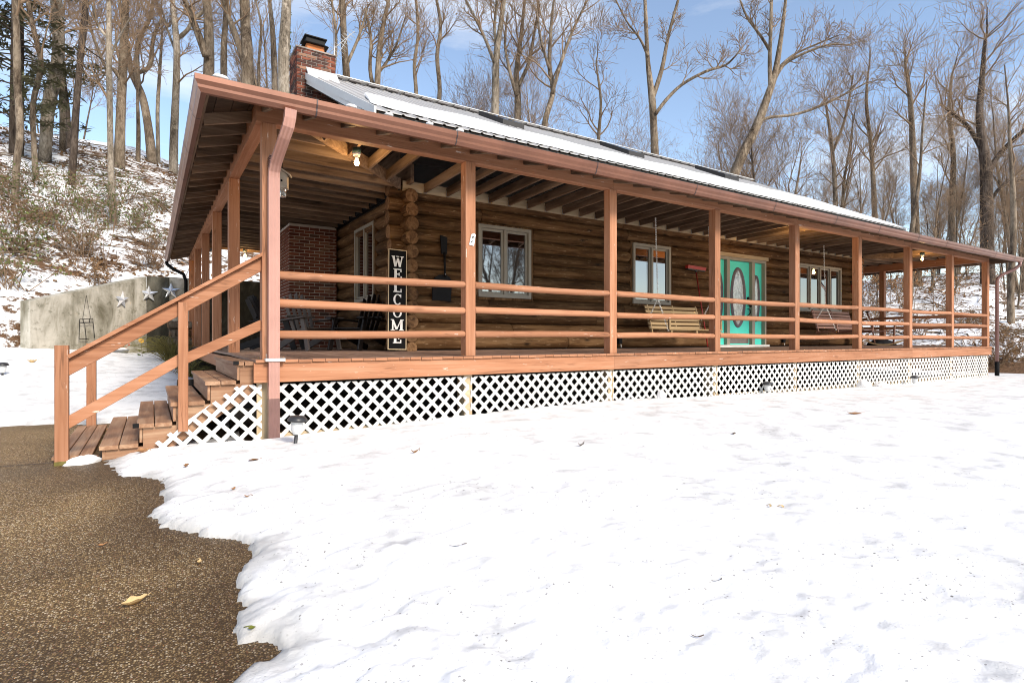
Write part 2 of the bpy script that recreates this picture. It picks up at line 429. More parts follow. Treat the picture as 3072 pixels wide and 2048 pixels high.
# ------------------------------------------------------------------ mesh helpers
class MB:
    def __init__(s):
        s.v = []; s.f = []; s.mi = []; s.sm = []
    def face(s, idx, mi=0, sm=False):
        s.f.append(tuple(idx)); s.mi.append(mi); s.sm.append(sm)
    def box(s, x0, x1, y0, y1, z0, z1, mi=0):
        b = len(s.v)
        s.v += [(x0, y0, z0), (x1, y0, z0), (x1, y1, z0), (x0, y1, z0), (x0, y0, z1), (x1, y0, z1), (x1, y1, z1), (x0, y1, z1)]
        for q in ((0, 3, 2, 1), (4, 5, 6, 7), (0, 1, 5, 4), (1, 2, 6, 5), (2, 3, 7, 6), (3, 0, 4, 7)):
            s.face([b + i for i in q], mi)
        return s
    def sweep(s, pts, sec, up=(0, 0, 1), mi=0, sm=False, cap=True, capmi=None, scale=None):
        """sweep a closed 2-D section (list of (side, up)) along pts"""
        pts = [Vector(p) for p in pts]
        n = len(sec)
        b = len(s.v)
        up = Vector(up)
        for i, p in enumerate(pts):
            d = (pts[min(i + 1, len(pts) - 1)] - pts[max(i - 1, 0)]).normalized()
            side = d.cross(up)
            if side.length < 1e-4:
                side = d.cross(Vector((0, 1, 0)))
            side.normalize()
            u = side.cross(d).normalized()
            k = 1 if scale is None else scale[i]
            for a, c in sec:
                q = p + side * (a * k) + u * (c * k)
                s.v.append((q.x, q.y, q.z))
        for i in range(len(pts) - 1):
            for j in range(n):
                a = b + i * n + j; c = b + i * n + (j + 1) % n
                s.face((a, c, c + n, a + n), mi, sm)
        if cap:
            cm = mi if capmi is None else capmi
            s.face([b + j for j in range(n)][::-1], cm)
            s.face([b + (len(pts) - 1) * n + j for j in range(n)], cm)
        return s
    def bar(s, p0, p1, w, h, up=(0, 0, 1), ch=0.004, mi=0):
        a, c = w / 2, h / 2
        if ch:
            sec = [(-a + ch, -c), (a - ch, -c), (a, -c + ch), (a, c - ch), (a - ch, c), (-a + ch, c), (-a, c - ch), (-a, -c + ch)]
        else:
            sec = [(-a, -c), (a, -c), (a, c), (-a, c)]
        return s.sweep([p0, p1], sec, up, mi)
    def tube(s, pts, r, n=10, mi=0, cap=True, capmi=None, up=None):
        pts = [Vector(p) for p in pts]
        rs = r if isinstance(r, (list, tuple)) else [r] * len(pts)
        b = len(s.v); m = len(pts)
        d = (pts[1] - pts[0]).normalized()
        u = d.cross(Vector((0.31, 0.95, 0.05))) if abs(d.y) < .9 else d.cross(Vector((1, 0, 0)))
        u.normalize()
        for i, p in enumerate(pts):
            e = (pts[min(i + 1, m - 1)] - pts[max(i - 1, 0)])
            if e.length > 1e-9: d = e.normalized()
            u = (u - d * u.dot(d)).normalized(); w = d.cross(u)
            for j in range(n):
                a = 2 * math.pi * j / n; q = p + (u * math.cos(a) + w * math.sin(a)) * rs[i]
                s.v.append((q.x, q.y, q.z))
        for i in range(m - 1):
            for j in range(n):
                a = b + i * n + j; c = b + i * n + (j + 1) % n
                s.face((a, c, c + n, a + n), mi, True)
        if cap:
            cm = mi if capmi is None else capmi
            s.face([b + j for j in range(n)][::-1], cm)
            s.face([b + (m - 1) * n + j for j in range(n)], cm)
        return s
    def poly(s, pts, mi=0):
        b = len(s.v)
        s.v += [tuple(p) for p in pts]
        s.face(range(b, b + len(pts)), mi)
        return s
    def prism(s, pts, off, mi=0):
        b = len(s.v); n = len(pts); off = Vector(off)
        s.v += [tuple(p) for p in pts] + [tuple(Vector(p) + off) for p in pts]
        s.face(range(b, b + n), mi); s.face(list(range(b + n, b + 2 * n))[::-1], mi)
        for j in range(n):
            k = (j + 1) % n
            s.face((b + j, b + n + j, b + n + k, b + k), mi)
        return s
    def ball(s, c, r, n=10, m=6, mi=0, sq=(1, 1, 1)):
        b = len(s.v)
        for i in range(m + 1):
            t = math.pi * i / m
            for j in range(n):
                a = 2 * math.pi * j / n
                s.v.append((c[0] + r * sq[0] * math.sin(t) * math.cos(a), c[1] + r * sq[1] * math.sin(t) * math.sin(a), c[2] + r * sq[2] * math.cos(t)))
        for i in range(m):
            for j in range(n):
                k = (j + 1) % n
                s.face((b + i * n + j, b + (i + 1) * n + j, b + (i + 1) * n + k, b + i * n + k), mi, True)
        return s
    def lathe(s, c, prof, n=16, mi=0):
        b = len(s.v)
        for r, z in prof:
            for j in range(n):
                a = 2 * math.pi * j / n
                s.v.append((c[0] + r * math.cos(a), c[1] + r * math.sin(a), c[2] + z))
        for i in range(len(prof) - 1):
            for j in range(n):
                k = (j + 1) % n
                s.face((b + i * n + j, b + i * n + k, b + (i + 1) * n + k, b + (i + 1) * n + j), mi, True)
        return s
    def mesh(s, name, mats):
        me = bpy.data.meshes.new(name)
        me.from_pydata(s.v, [], s.f)
        for x in (mats if isinstance(mats, (list, tuple)) else [mats]):
            me.materials.append(MT[x] if isinstance(x, str) else x)
        me.polygons.foreach_set('material_index', s.mi)
        me.polygons.foreach_set('use_smooth', s.sm)
        me.update()
        return me

def thing(name, label, cat, loc=(0, 0, 0), group=None):
    o = bpy.data.objects.new(name, None)
    COL.objects.link(o)
    o.empty_display_size = 0.2
    o.location = loc
    o['label'] = label; o['category'] = cat
    if group: o['group'] = group
    return o

def child(name, mb, mats, parent, **props):
    """mesh given in the parent thing's local coordinates"""
    o = bpy.data.objects.new(name, mb if isinstance(mb, bpy.types.Mesh) else mb.mesh(name, mats))
    COL.objects.link(o)
    o.parent = parent
    for k, v in props.items():
        o[k] = v
    return o

def solo(name, mb, mats, label, cat, loc=(0, 0, 0), rotz=0.0, group=None):
    o = bpy.data.objects.new(name, mb if isinstance(mb, bpy.types.Mesh) else mb.mesh(name, mats))
    COL.objects.link(o)
    o.location = loc; o.rotation_euler = (0, 0, rotz)
    o['label'] = label; o['category'] = cat
    if group: o['group'] = group
    return o

def structure(name, mb, mats, label=None, kind='structure'):
    o = bpy.data.objects.new(name, mb if isinstance(mb, bpy.types.Mesh) else mb.mesh(name, mats))
    COL.objects.link(o)
    o['kind'] = kind
    if label: o['label'] = label
    return o

def dup(o, parent=None):
    kids = list(o.children)
    c = o.copy(); COL.objects.link(c)
    if parent is not None: c.parent = parent
    for k in kids:
        dup(k, c)
    return c

def sstep(a, b, x):
    t = min(1, max(0, (x - a) / (b - a)))
    return t * t * (3 - 2 * t)

def ray(px, py):
    k = (px - 1536) / FPX
    return Vector((k * SN + CS, -k * CS + SN, -(py - HOR) / FPX))

def at(px, py, t):
    return Vector((CX, CY, CZ)) + ray(px, py) * t
# ------------------------------------------------------------------ terrain
# line where the wooded hills begin, with the ground level there: (x, y, z, slope, height)
FOOT = [(-60, -20, -1.0, .40, 20), (-14, 6.0, -0.55, .60, 30), (-5.8, 8.7, -0.25, .68, 31), (-4.5, 10.0, 0.10, .68, 30), (-3.75, 10.95, 0.85, .66, 28),
        (-1.45, 14.0, 1.85, .58, 24), (3, 14.1, 1.95, .54, 20), (9, 14.3, 1.7, .48, 15), (17, 14.6, 0.2, .34, 11),
        (20.6, 11, -0.6, .27, 10), (20.75, 1.2, -0.92, .24, 10), (21.9, -1.8, -0.92, .22, 10), (27, -10, -0.9, .20, 9), (60, -50, -1.0, .15, 8)]
FA = np.array(FOOT, float)

def foot_info(X, Y):
    best = np.full(X.shape, 1e9); D = np.zeros(X.shape); Zb = np.zeros(X.shape); S = np.zeros(X.shape); H = np.zeros(X.shape)
    for i in range(len(FA) - 1):
        a, b = FA[i], FA[i + 1]
        dx, dy = b[0] - a[0], b[1] - a[1]
        l2 = dx * dx + dy * dy
        t = np.clip(((X - a[0]) * dx + (Y - a[1]) * dy) / l2, 0, 1)
        px, py = a[0] + t * dx, a[1] + t * dy
        d = np.hypot(X - px, Y - py)
        sgn = np.sign(dx * (Y - a[1]) - dy * (X - a[0]))      # left of the line = hill
        m = d < best - 1e-9
        best = np.where(m, d, best)
        D = np.where(m, d * sgn, D)
        Zb = np.where(m, a[2] + t * (b[2] - a[2]), Zb)
        S = np.where(m, a[3] + t * (b[3] - a[3]), S)
        H = np.where(m, a[4] + t * (b[4] - a[4]), H)
    return D, Zb, S, H

LATX = [-50, 0, .7, 2.4, 4.8, 7.2, 9.7, 14, 19.3, 60]
LATZ = [-.83, -.80, -.775, -.715, -.68, -.745, -.785, -.835, -.85, -.85]

def yard(X, Y):
    """snow-free ground level of the yard and the drive"""
    z = -0.9 + 0.02 * np.minimum(Y, 0) - 0.02 * np.minimum(Y + 25, 0)
    rise = np.clip((Y - 2.8) / 9.0, 0, 1); rise = rise * rise * (3 - 2 * rise)
    left = np.clip((0.6 - X) / 1.2, 0, 1)
    return z + (0.62 + 0.22 * np.clip((-X - 1.4) / 2.0, 0, 1)) * rise * left

def fbm(x, y, s, oct=4, seed=0.0):
    return noise.fractal((x * s + seed, y * s - seed, seed * 1.7), 1.0, 2.0, oct)

def vnoise(X, Y, s, oct=4, seed=0.0):
    out = np.empty(X.size)
    for i, (x, y) in enumerate(zip(X.ravel(), Y.ravel())):
        out[i] = fbm(x, y, s, oct, seed)
    return out.reshape(X.shape)

def hill_z(X, Y):
    D, Zb, S, H = foot_info(X, Y)
    Dp = np.maximum(D, 0)
    return Zb + H * (1 - np.exp(-S * Dp / H)), D

def ground_at(x, y):
    X = np.array([x], float); Y = np.array([y], float)
    h, D = hill_z(X, Y)
    if D[0] > 0:
        k = min(1, D[0] / 4)
        return float(h[0]) + k * (0.35 * fbm(x, y, .16, 3, 3.1) + 0.07 * fbm(x, y, .9, 3, 8.2))
    return float(yard(X, Y)[0])

def hit_ground(px, py, t0=9, t1=160):
    """walk along a sight line until it meets the terrain"""
    t = t0
    while t < t1:
        p = at(px, py, t)
        if p.z < ground_at(p.x, p.y): return p, t
        t *= 1.004
    return None, None

def grid_mesh(name, X, Y, Z, mat, attrs=None, keep=None, smooth=True):
    ny, nx = X.shape
    me = bpy.data.meshes.new(name)
    V = np.stack([X, Y, Z], -1).reshape(-1, 3)
    idx = np.arange(nx * ny).reshape(ny, nx)
    F = np.stack([idx[:-1, :-1], idx[:-1, 1:], idx[1:, 1:], idx[1:, :-1]], -1).reshape(-1, 4)
    if keep is not None:
        kk = keep[:-1, :-1] | keep[:-1, 1:] | keep[1:, 1:] | keep[1:, :-1]
        F = F[kk.ravel()]
    used = np.zeros(len(V), bool); used[F.ravel()] = True
    re = np.cumsum(used) - 1
    V = V[used]; F = re[F]
    me.vertices.add(len(V)); me.vertices.foreach_set('co', V.astype(np.float32).ravel())
    me.loops.add(F.size); me.loops.foreach_set('vertex_index', F.astype(np.int32).ravel())
    me.polygons.add(len(F)); me.polygons.foreach_set('loop_start', np.arange(0, F.size, 4, dtype=np.int32))
    me.polygons.foreach_set('use_smooth', np.full(len(F), smooth))
    for k, a in (attrs or {}).items():
        at_ = me.attributes.new(k, 'FLOAT', 'POINT')
        at_.data.foreach_set('value', a.ravel()[used].astype(np.float32))
    me.materials.append(MT[mat])
    me.update(calc_edges=True); me.validate()
    return me

def axis(lo, hi, dense_lo, dense_hi, fine, coarse):
    out = [lo]
    while out[-1] < hi:
        x = out[-1]
        d = max(dense_lo - x, x - dense_hi, 0)
        out.append(x + min(coarse, fine + d * 0.06))
    return np.array(out)

gx = axis(-110, 170, -14, 30, 0.45, 6)
gy = axis(-120, 190, 4, 36, 0.45, 6)
GX, GY = np.meshgrid(gx, gy)
hz, DD = hill_z(GX, GY)
k_ = np.clip(DD / 4, 0, 1)
n1 = vnoise(GX, GY, .16, 3, 3.1); n2 = vnoise(GX, GY, .9, 3, 8.2)
TZ = np.where(DD > 0, hz + k_ * (0.35 * n1 + 0.07 * n2), yard(GX, GY) - 0.12 - np.clip(-DD, 0, 1) * 0.10)
# leaf litter shows more on the bank right of the porch and in bands on the left hill
lit = np.zeros_like(TZ)
left_ = np.clip((2 - GX) / 6, 0, 1)
lit += left_ * (0.06 * np.exp(-((DD - 1.5) / 1.6) ** 2) + 0.05 * np.exp(-((DD - 15) / 4.0) ** 2) - 0.055)
lit += (1 - left_) * np.where(GX > 18, 0.20 * np.exp(-(np.clip(DD, 0, 99) / 1.8) ** 2) - 0.03, 0.0)
lit += np.clip((DD - 30) / 40, 0, 1) * 0.10
structure('hillside', grid_mesh('hillside', GX, GY, TZ, 'hill', {'litter': lit}), None, 'snowy wooded hillside with brown leaf litter')

# ------------------------------------------------------------------ driveway and yard snow
EDGE = [(-1.2, .47), (-1.30, -.29), (-1.22, -.77), (-.97, -.93), (-.90, -1.27), (-.92, -1.8), (-.99, -2.0), (-.95, -2.33), (-.81, -2.44),
        (-.70, -2.70), (-.58, -2.80), (-.48, -3.02), (-.55, -3.20), (-.63, -3.34), (-.71, -3.54), (-.64, -3.65), (-.71, -3.85), (-.65, -3.93),
        (-.60, -3.94), (-.55, -4.11), (-.61, -4.12), (-.71, -4.18), (-.75, -4.21), (-.9, -4.42), (-1.1, -4.9), (-1.0, -5.7), (-1.3, -7), (-1.2, -10), (-2, -22)]
BACK = [(-30, -22), (-30, 3.4), (-12, 3.3), (-7, 3.15), (-4.6, 3.0), (-3.6, 3.06), (-2.9, 3.0), (-2.5, 3.06), (-2.0, 3.0), (-1.6, 2.75), (-1.1, 2.6), (-.2, 2.4), (-.2, .47)]
POLY = np.array(EDGE + BACK, float)

def poly_sd(X, Y, P):
    """signed distance, positive inside"""
    d = np.full(X.shape, 1e9); ins = np.zeros(X.shape, bool)
    n = len(P)
    for i in range(n):
        a, b = P[i], P[(i + 1) % n]
        e = b - a
        t = np.clip(((X - a[0]) * e[0] + (Y - a[1]) * e[1]) / (e @ e), 0, 1)
        d = np.minimum(d, np.hypot(X - a[0] - t * e[0], Y - a[1] - t * e[1]))
        c = ((a[1] <= Y) & (b[1] > Y)) | ((b[1] <= Y) & (a[1] > Y))
        with np.errstate(divide='ignore', invalid='ignore'):
            xi = a[0] + (Y - a[1]) * e[0] / (e[1] if abs(e[1]) > 1e-12 else 1e-12)
        ins ^= c & (X < xi)
    return np.where(ins, d, -d)

# driveway: one sheet under the snow edge
dx_ = axis(-34, 0.6, -5, 0.6, 0.12, 2.0); dy_ = axis(-24, 5, -7, 4, 0.12, 2.0)
DX, DY = np.meshgrid(dx_, dy_)
sd = poly_sd(DX, DY, POLY)
nz_ = vnoise(DX, DY, 1.3, 3, 5.0)
damp = np.clip(1 - (sd - 0.02) / (0.40 + 0.45 * (nz_ + 0.5)), 0, 1) * np.where(DY < 2.0, 1, 0.3)
damp = np.maximum(damp, 0.75 * np.clip((-1.0 - DY) / 2.5, 0, 1) * np.clip((nz_ + .35) * 1.6, 0, 1))
damp = np.maximum(damp, np.exp(-((DX + 1.75) ** 2 + (DY + .15) ** 2) / .25) * .8)
structure('driveway', grid_mesh('driveway', DX, DY, yard(DX, DY) + 0.002 * nz_, 'aggregate', {'damp': damp}, sd > -1.2), None, 'brown exposed-aggregate driveway, damp near the snow')
# control joint sawn across the drive
jb = MB()
for a, b in [((-6.0, 0.62), (-1.72, 0.10))]:
    n = 24
    for i in range(n):
        p = [a[0] + (b[0] - a[0]) * i / n, a[1] + (b[1] - a[1]) * i / n]; q = [a[0] + (b[0] - a[0]) * (i + 1) / n, a[1] + (b[1] - a[1]) * (i + 1) / n]
        jb.poly([(p[0], p[1] - .006, -.895), (q[0], q[1] - .006, -.895), (q[0], q[1] + .006, -.895), (p[0], p[1] + .006, -.895)])
structure('driveway_joint', jb, 'seam', 'dark joint sawn across the driveway')

def snow_top(X, Y, sd):
    """sd: distance outside the bare drive"""
    g = yard(X, Y)
    lat = np.interp(X, LATX, LATZ)
    w = np.clip(1 - (-0.1 - Y) / 5.2, 0, 1); w = w * w * (3 - 2 * w)
    front = np.where(Y < 2.2, w, 0) * np.clip((X + 1.2) / 1.4, 0, 1)
    thick = 0.010 + 0.098 * (1 - np.exp(-np.maximum(sd, 0) / 0.55))
    z = g + thick
    tgt = lat + 0.0 * X
    return z * (1 - front) + np.maximum(tgt, g + 0.5 * thick) * front

rr_ = np.concatenate([np.linspace(.5, 6.5, 300), np.geomspace(6.53, 60, 170)])
aa_ = np.radians(np.linspace(-105, 100, 470)) + math.asin(CS)
A_, R_ = np.meshgrid(aa_, rr_)
SX = CX + R_ * np.sin(A_); SY = CY + R_ * np.cos(A_)
wob = vnoise(SX, SY, 2.3, 4, 1.3)
fine = vnoise(SX, SY, 9.0, 3, 4.4)
fin2 = vnoise(SX, SY, 24.0, 2, 6.6)
sd = -poly_sd(SX, SY, POLY) + 0.065 * wob + 0.032 * fine + 0.010 * fin2
lump = vnoise(SX, SY, .85, 3, 9.3)
SZ = snow_top(SX, SY, sd)
edge = np.clip(sd / 0.075, 0, 1); edge = np.sqrt(np.maximum(1 - (1 - edge) ** 2, 0))
g_ = yard(SX, SY)
near = np.clip(1 - (np.hypot(SX - CX, SY - CY) - 3) / 16, 0.15, 1)
SZ = g_ + (SZ - g_) * edge + edge * (0.012 * wob + 0.008 * fine * near + 0.005 * fin2 * near + 0.022 * lump) * near
ridge_ = np.abs(vnoise(SX, SY, 3.4, 3, 12.5))
SZ -= edge * near * 0.014 * np.clip(0.28 - ridge_, 0, 1) / .28
SZ = np.where(sd < 0, g_ - 0.03 + np.maximum(sd, -0.1) * 0.4, SZ)
# nothing under the porch, melted lip along the lattice
lipn = 0.035 * wob + 0.02 * fine
under = np.minimum(np.minimum(SX + 0.15, 20.0 - SX), SY + 0.06 + lipn)
lip = np.clip(-under / 0.10, 0, 1) 
SZ = np.where((under > 0) & (SX < 14.0), np.minimum(SZ, -1.15), SZ - (1 - lip) * 0.05 * (SY < 0) * (SX > -0.1))
hh, Dh = hill_z(SX, SY)
thin = np.clip(1 - sd / (0.06 + 0.26 * np.clip(wob + .35, 0, 1)), 0, 1)
keep = (sd > -0.12) & (Dh < 0.7) & ~((under > 0.12) & (SX < 14.0))
structure('snow_cover', grid_mesh('snow_cover', SX, SY, SZ, 'snow', {'thin': thin}, keep), None, 'old white snow covering the front yard')
sb = MB(); sb.box(0.0, 19.4, 0.05, 13.0, -1.2, -0.93)
structure('soil', sb, 'soil', 'bare earth under the porch')
# ------------------------------------------------------------------ log cabin with its wrap-around porch
cabin = thing('log_cabin', 'long brown log cabin with a wrap-around porch, red-stained posts and snow-dusted metal roof', 'cabin', (0, 0, 0))
def part(name, mb, mats, label=None, parent=None):
    o = child(name, mb, mats, parent or cabin)
    if label: o['label'] = label
    return o

BAY = 2.44
WF = 2.33          # centre line of the front log wall
WL = 2.53          # centre line of the left log wall
WR = 16.72         # centre line of the right log wall
PX = [0.055] + [BAY * i for i in range(1, 8)] + [19.545]
LY = [2.44, 4.88, 7.32, 9.76, 12.2]
PITCH, LR = 0.2246, 0.1175
rl = random.Random(11)

def log_mesh(p0, p1, r, ends=(True, True)):
    p0, p1 = Vector(p0), Vector(p1)
    n = max(3, int((p1 - p0).length / 0.45) + 1)
    pts, rs = [], []
    ph = rl.random() * 9
    if ends[0]: pts.append(p0); rs.append(r * .90)
    for i in range(n + 1):
        t = i / n
        q = p0.lerp(p1, t)
        if ends[0] and i == 0: q = q + (p1 - p0).normalized() * .018
        if ends[1] and i == n: q = q - (p1 - p0).normalized() * .018
        pts.append(q); rs.append(r * (1 + 0.022 * math.sin(ph + t * n * 1.3) + rl.uniform(-.012, .012)))
    if ends[1]: pts.append(p1); rs.append(r * .90)
    mb = MB(); mb.tube(pts, rs, 18, 0, True, 1)
    return mb

WIN = [(3.826, 4.945), (7.551, 8.70), (13.70, 15.875)]     # front windows
DOOR = (10.185, 12.205)
def z_c(k): return 0.04 + PITCH * (k + .5)
for k in range(12):
    cuts = []
    if 4 <= k <= 9: cuts += [(a - .055, b + .055) for a, b in WIN]
    if 0 <= k <= 9: cuts.append((DOOR[0] - .03, DOOR[1] + .03))
    cuts.sort()
    segs = []; x = 2.23 + rl.uniform(-.02, .02)
    for a, b in cuts: segs.append((x, a)); x = b
    segs.append((x, 17.02 + rl.uniform(-.02, .02)))
    for a, b in segs:
        js = [a]
        if b - a > 2.6:
            x = a + rl.uniform(1.4, 3.8)
            while x < b - .9: js.append(x); x += rl.uniform(2.6, 4.4)
        js.append(b)
        for u, w in zip(js[:-1], js[1:]):
            part('log', log_mesh((u + .002, WF, z_c(k)), (w - .002, WF, z_c(k)), LR, (True, True)), ('log_x', 'log_end'))
LWIN = (3.55, 4.69)
for k in range(12):
    z = 0.045 + PITCH * k
    cut = 4 <= k <= 10
    segs = [(2.055 + rl.uniform(-.02, .02), LWIN[0] - .05), (LWIN[1] + .05, 12.0)] if cut and k > 4 else [(2.055 + rl.uniform(-.02, .02), 12.0)]
    if k == 10: segs = [(2.055, 12.0)]
    for a, b in segs:
        if k == 0:
            part('log', log_mesh((WL, a, z + .03), (WL, b, z + .03), LR * .85), ('log_y', 'log_end'))
        else:
            part('log', log_mesh((WL, a, z), (WL, b, z), LR), ('log_y', 'log_end'))
    part('log', log_mesh((WR, 2.05, z + (.03 if k == 0 else 0)), (WR, 12.0, z + (.03 if k == 0 else 0)), LR * (.85 if k == 0 else 1)), ('log_y', 'log_end'))
# what closes the walls behind the logs
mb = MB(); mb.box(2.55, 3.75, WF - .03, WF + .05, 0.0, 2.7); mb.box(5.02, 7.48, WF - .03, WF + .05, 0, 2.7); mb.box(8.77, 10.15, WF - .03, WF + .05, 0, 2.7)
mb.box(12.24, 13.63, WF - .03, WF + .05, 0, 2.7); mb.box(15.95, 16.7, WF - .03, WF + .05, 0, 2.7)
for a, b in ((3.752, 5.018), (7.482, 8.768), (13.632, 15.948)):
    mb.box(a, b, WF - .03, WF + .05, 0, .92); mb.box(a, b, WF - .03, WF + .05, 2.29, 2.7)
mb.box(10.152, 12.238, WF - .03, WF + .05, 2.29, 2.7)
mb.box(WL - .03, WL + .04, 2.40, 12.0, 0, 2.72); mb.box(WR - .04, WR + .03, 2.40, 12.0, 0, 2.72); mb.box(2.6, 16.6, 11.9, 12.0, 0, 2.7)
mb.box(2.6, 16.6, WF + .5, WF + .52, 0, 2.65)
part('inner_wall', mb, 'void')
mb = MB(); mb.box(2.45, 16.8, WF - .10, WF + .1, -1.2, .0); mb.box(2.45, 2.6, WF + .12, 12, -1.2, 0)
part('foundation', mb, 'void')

# windows ------------------------------------------------------------
def window(x0, x1, z0, z1, y, sashes, name='window'):
    """front-facing window: outer casing, frame, sashes and panes"""
    mb = MB()
    cw = .055
    mb.box(x0 - cw, x0, y + .03, y + .17, z0 - .045, z1 + .03); mb.box(x1, x1 + cw, y + .03, y + .17, z0 - .045, z1 + .03)
    mb.box(x0, x1, y + .03, y + .17, z1, z1 + .03); mb.box(x0, x1, y + .01, y + .17, z0 - .045, z0)
    w = part(name, mb, 'log_z')
    f = MB(); t = .06
    f.box(x0 + .002, x0 + t, y, y + .11, z0 + .002, z1 - .002); f.box(x1 - t, x1 - .002, y, y + .11, z0 + .002, z1 - .002)
    f.box(x0 + t, x1 - t, y, y + .11, z1 - t, z1 - .002); f.box(x0 + t, x1 - t, y, y + .11, z0 + .002, z0 + t)
    n = sashes; W = (x1 - x0 - 2 * t)
    for i in range(1, n):
        xm = x0 + t + W * i / n
        f.box(xm - .022, xm + .022, y + .012, y + .11, z0 + t, z1 - t)
    part('frame', f, 'taupe', None, w)
    for i in range(n):
        a = x0 + t + W * i / n + (.022 if i else 0) + .002; b = x0 + t + W * (i + 1) / n - (.022 if i < n - 1 else 0) - .002
        s = MB(); q = .042; c, d = z0 + t + .002, z1 - t - .002
        s.box(a, a + q, y + .045, y + .095, c, d); s.box(b - q, b, y + .045, y + .095, c, d)
        s.box(a + q, b - q, y + .045, y + .095, c, c + q); s.box(a + q, b - q, y + .045, y + .095, d - q, d)
        part('sash', s, 'taupe', None, w)
        p = MB(); p.box(a + q - .003, b - q + .003, y + .062, y + .072, c + q - .003, d - q + .003)
        part('pane', p, 'glass', None, w)
    return w
window(WIN[0][0], WIN[0][1], 0.955, 2.235, 2.2, 2)['label'] = 'two-pane window between the spatula and the tan swing'
window(WIN[1][0], WIN[1][1], 0.965, 2.25, 2.2, 2)['label'] = 'two-pane window behind the tan swing'
window(WIN[2][0], WIN[2][1], 0.975, 2.27, 2.2, 4)['label'] = 'four-pane window behind the dark swing'
# side window in the left wall (faces -X)
mb = MB(); y0, y1, z0, z1, x = LWIN[0], LWIN[1], .93, 2.36, 2.40
mb.box(x + .02, x + .15, y0 - .05, y0, z0 - .04, z1 + .03); mb.box(x + .02, x + .15, y1, y1 + .05, z0 - .04, z1 + .03)
mb.box(x + .02, x + .15, y0, y1, z1, z1 + .03); mb.box(x + .02, x + .15, y0, y1, z0 - .04, z0)
sw_ = part('window', mb, 'log_z', 'narrow two-pane window round the corner beside the brick chimney')
f = MB(); t = .06; ym = (y0 + y1) / 2
f.box(x, x + .1, y0 + .002, y0 + t, z0 + .002, z1 - .002); f.box(x, x + .1, y1 - t, y1 - .002, z0 + .002, z1 - .002)
f.box(x, x + .1, y0 + t, y1 - t, z1 - t, z1 - .002); f.box(x, x + .1, y0 + t, y1 - t, z0 + .002, z0 + t); f.box(x + .01, x + .1, ym - .03, ym + .03, z0 + t, z1 - t)
part('frame', f, 'taupe', None, sw_)
for a, b in ((y0 + t + .002, ym - .032), (ym + .032, y1 - t - .002)):
    s = MB(); q = .045; c, d = z0 + t + .002, z1 - t - .002
    s.box(x + .03, x + .085, a, a + q, c, d); s.box(x + .03, x + .085, b - q, b, c, d); s.box(x + .03, x + .085, a + q, b - q, c, c + q); s.box(x + .03, x + .085, a + q, b - q, d - q, d)
    part('sash', s, 'taupe', None, sw_)
    p = MB(); p.box(x + .05, x + .06, a + q - .003, b - q + .003, c + q - .003, d - q + .003)
    part('pane', p, 'glass', None, sw_)

# turquoise door with two sidelights ----------------------------------
dz0, dz1 = .05, 2.195
mb = MB(); y = 2.19
mb.box(DOOR[0], DOOR[0] + .06, y, y + .2, dz0, dz1); mb.box(DOOR[1] - .06, DOOR[1], y, y + .2, dz0, dz1)
mb.box(DOOR[0] + .06, DOOR[1] - .06, y, y + .2, dz1 - .065, dz1)
for xm in (10.70, 11.69): mb.box(xm - .055, xm + .055, y + .01, y + .2, dz0 + .03, dz1 - .065)
door = part('front_door', mb, 'taupe', 'turquoise front door with an oval window and two sidelights')
hb = MB(); hb.box(DOOR[0] - .05, DOOR[1] + .05, 2.16, 2.30, dz1 + .003, 2.285)
part('header_board', hb, 'cedar_x', None, door)
th = MB(); th.box(DOOR[0] - .02, DOOR[1] + .03, 2.12, 2.40, .012, dz0 + .028); part('threshold', th, 'white_metal', None, door)
def oval(cx, cz, a, b, yy, n=40):
    return [(cx + a * math.sin(2 * math.pi * i / n), yy, cz + b * math.cos(2 * math.pi * i / n)) for i in range(n)]
def oval_ring(cx, cz, a, b, yy, w, d):
    mb = MB(); n = 40
    prof = [(0, 0), (.25, -d), (.5, -d * .55), (.75, -d), (1, 0)]
    for i in range(n):
        t = 2 * math.pi * i / n
        for u, dy in prof:
            mb.v.append((cx + (a + w * (u - .5) * 2) * math.sin(t), yy + dy, cz + (b + w * (u - .5) * 2) * math.cos(t)))
    for i in range(n):
        k = (i + 1) % n
        for j in range(4): mb.face((i * 5 + j, i * 5 + j + 1, k * 5 + j + 1, k * 5 + j), 0, True)
    return mb
def leaf_panel(x0, x1, nm, cx, a, b, cz):
    mb = MB(); mb.box(x0, x1, 2.285, 2.33, dz0 + .035, dz1 - .068)
    part(nm, mb, 'teal', None, door)
    part('moulding', oval_ring(cx, cz, a, b, 2.284, .045 if a > .2 else .032, .035), 'lead', None, door)
    g = MB(); g.poly(oval(cx, cz, a, b, 2.276)[::-1]); part('door_glass', g, 'door_glass', None, door)
leaf_panel(10.757, 11.633, 'door_leaf', 11.175, .255, .70, 1.24)
leaf_panel(10.247, 10.643, 'sidelight', 10.44, .115, .56, 1.24)
leaf_panel(11.747, 12.143, 'sidelight', 11.90, .115, .56, 1.24)
k_ = MB(); k_.box(10.80, 11.60, 2.278, 2.284, .11, .30); part('kick_plate', k_, 'kick', None, door)
h = MB(); h.lathe((0, 0, 0), [(0, .0)], 8) if False else None
h = MB(); h.tube([(11.565, 2.28, 1.235), (11.565, 2.255, 1.235)], .034, 14); h.tube([(11.565, 2.28, 1.06), (11.565, 2.20, 1.06)], .012, 8); h.ball((11.565, 2.20, 1.05), .036, 12, 8)
h.tube([(11.565, 2.28, .97), (11.568, 2.21, .94), (11.568, 2.20, .87), (11.565, 2.28, .80)], .011, 8)
part('door_handle', h, 'black_iron', None, door)

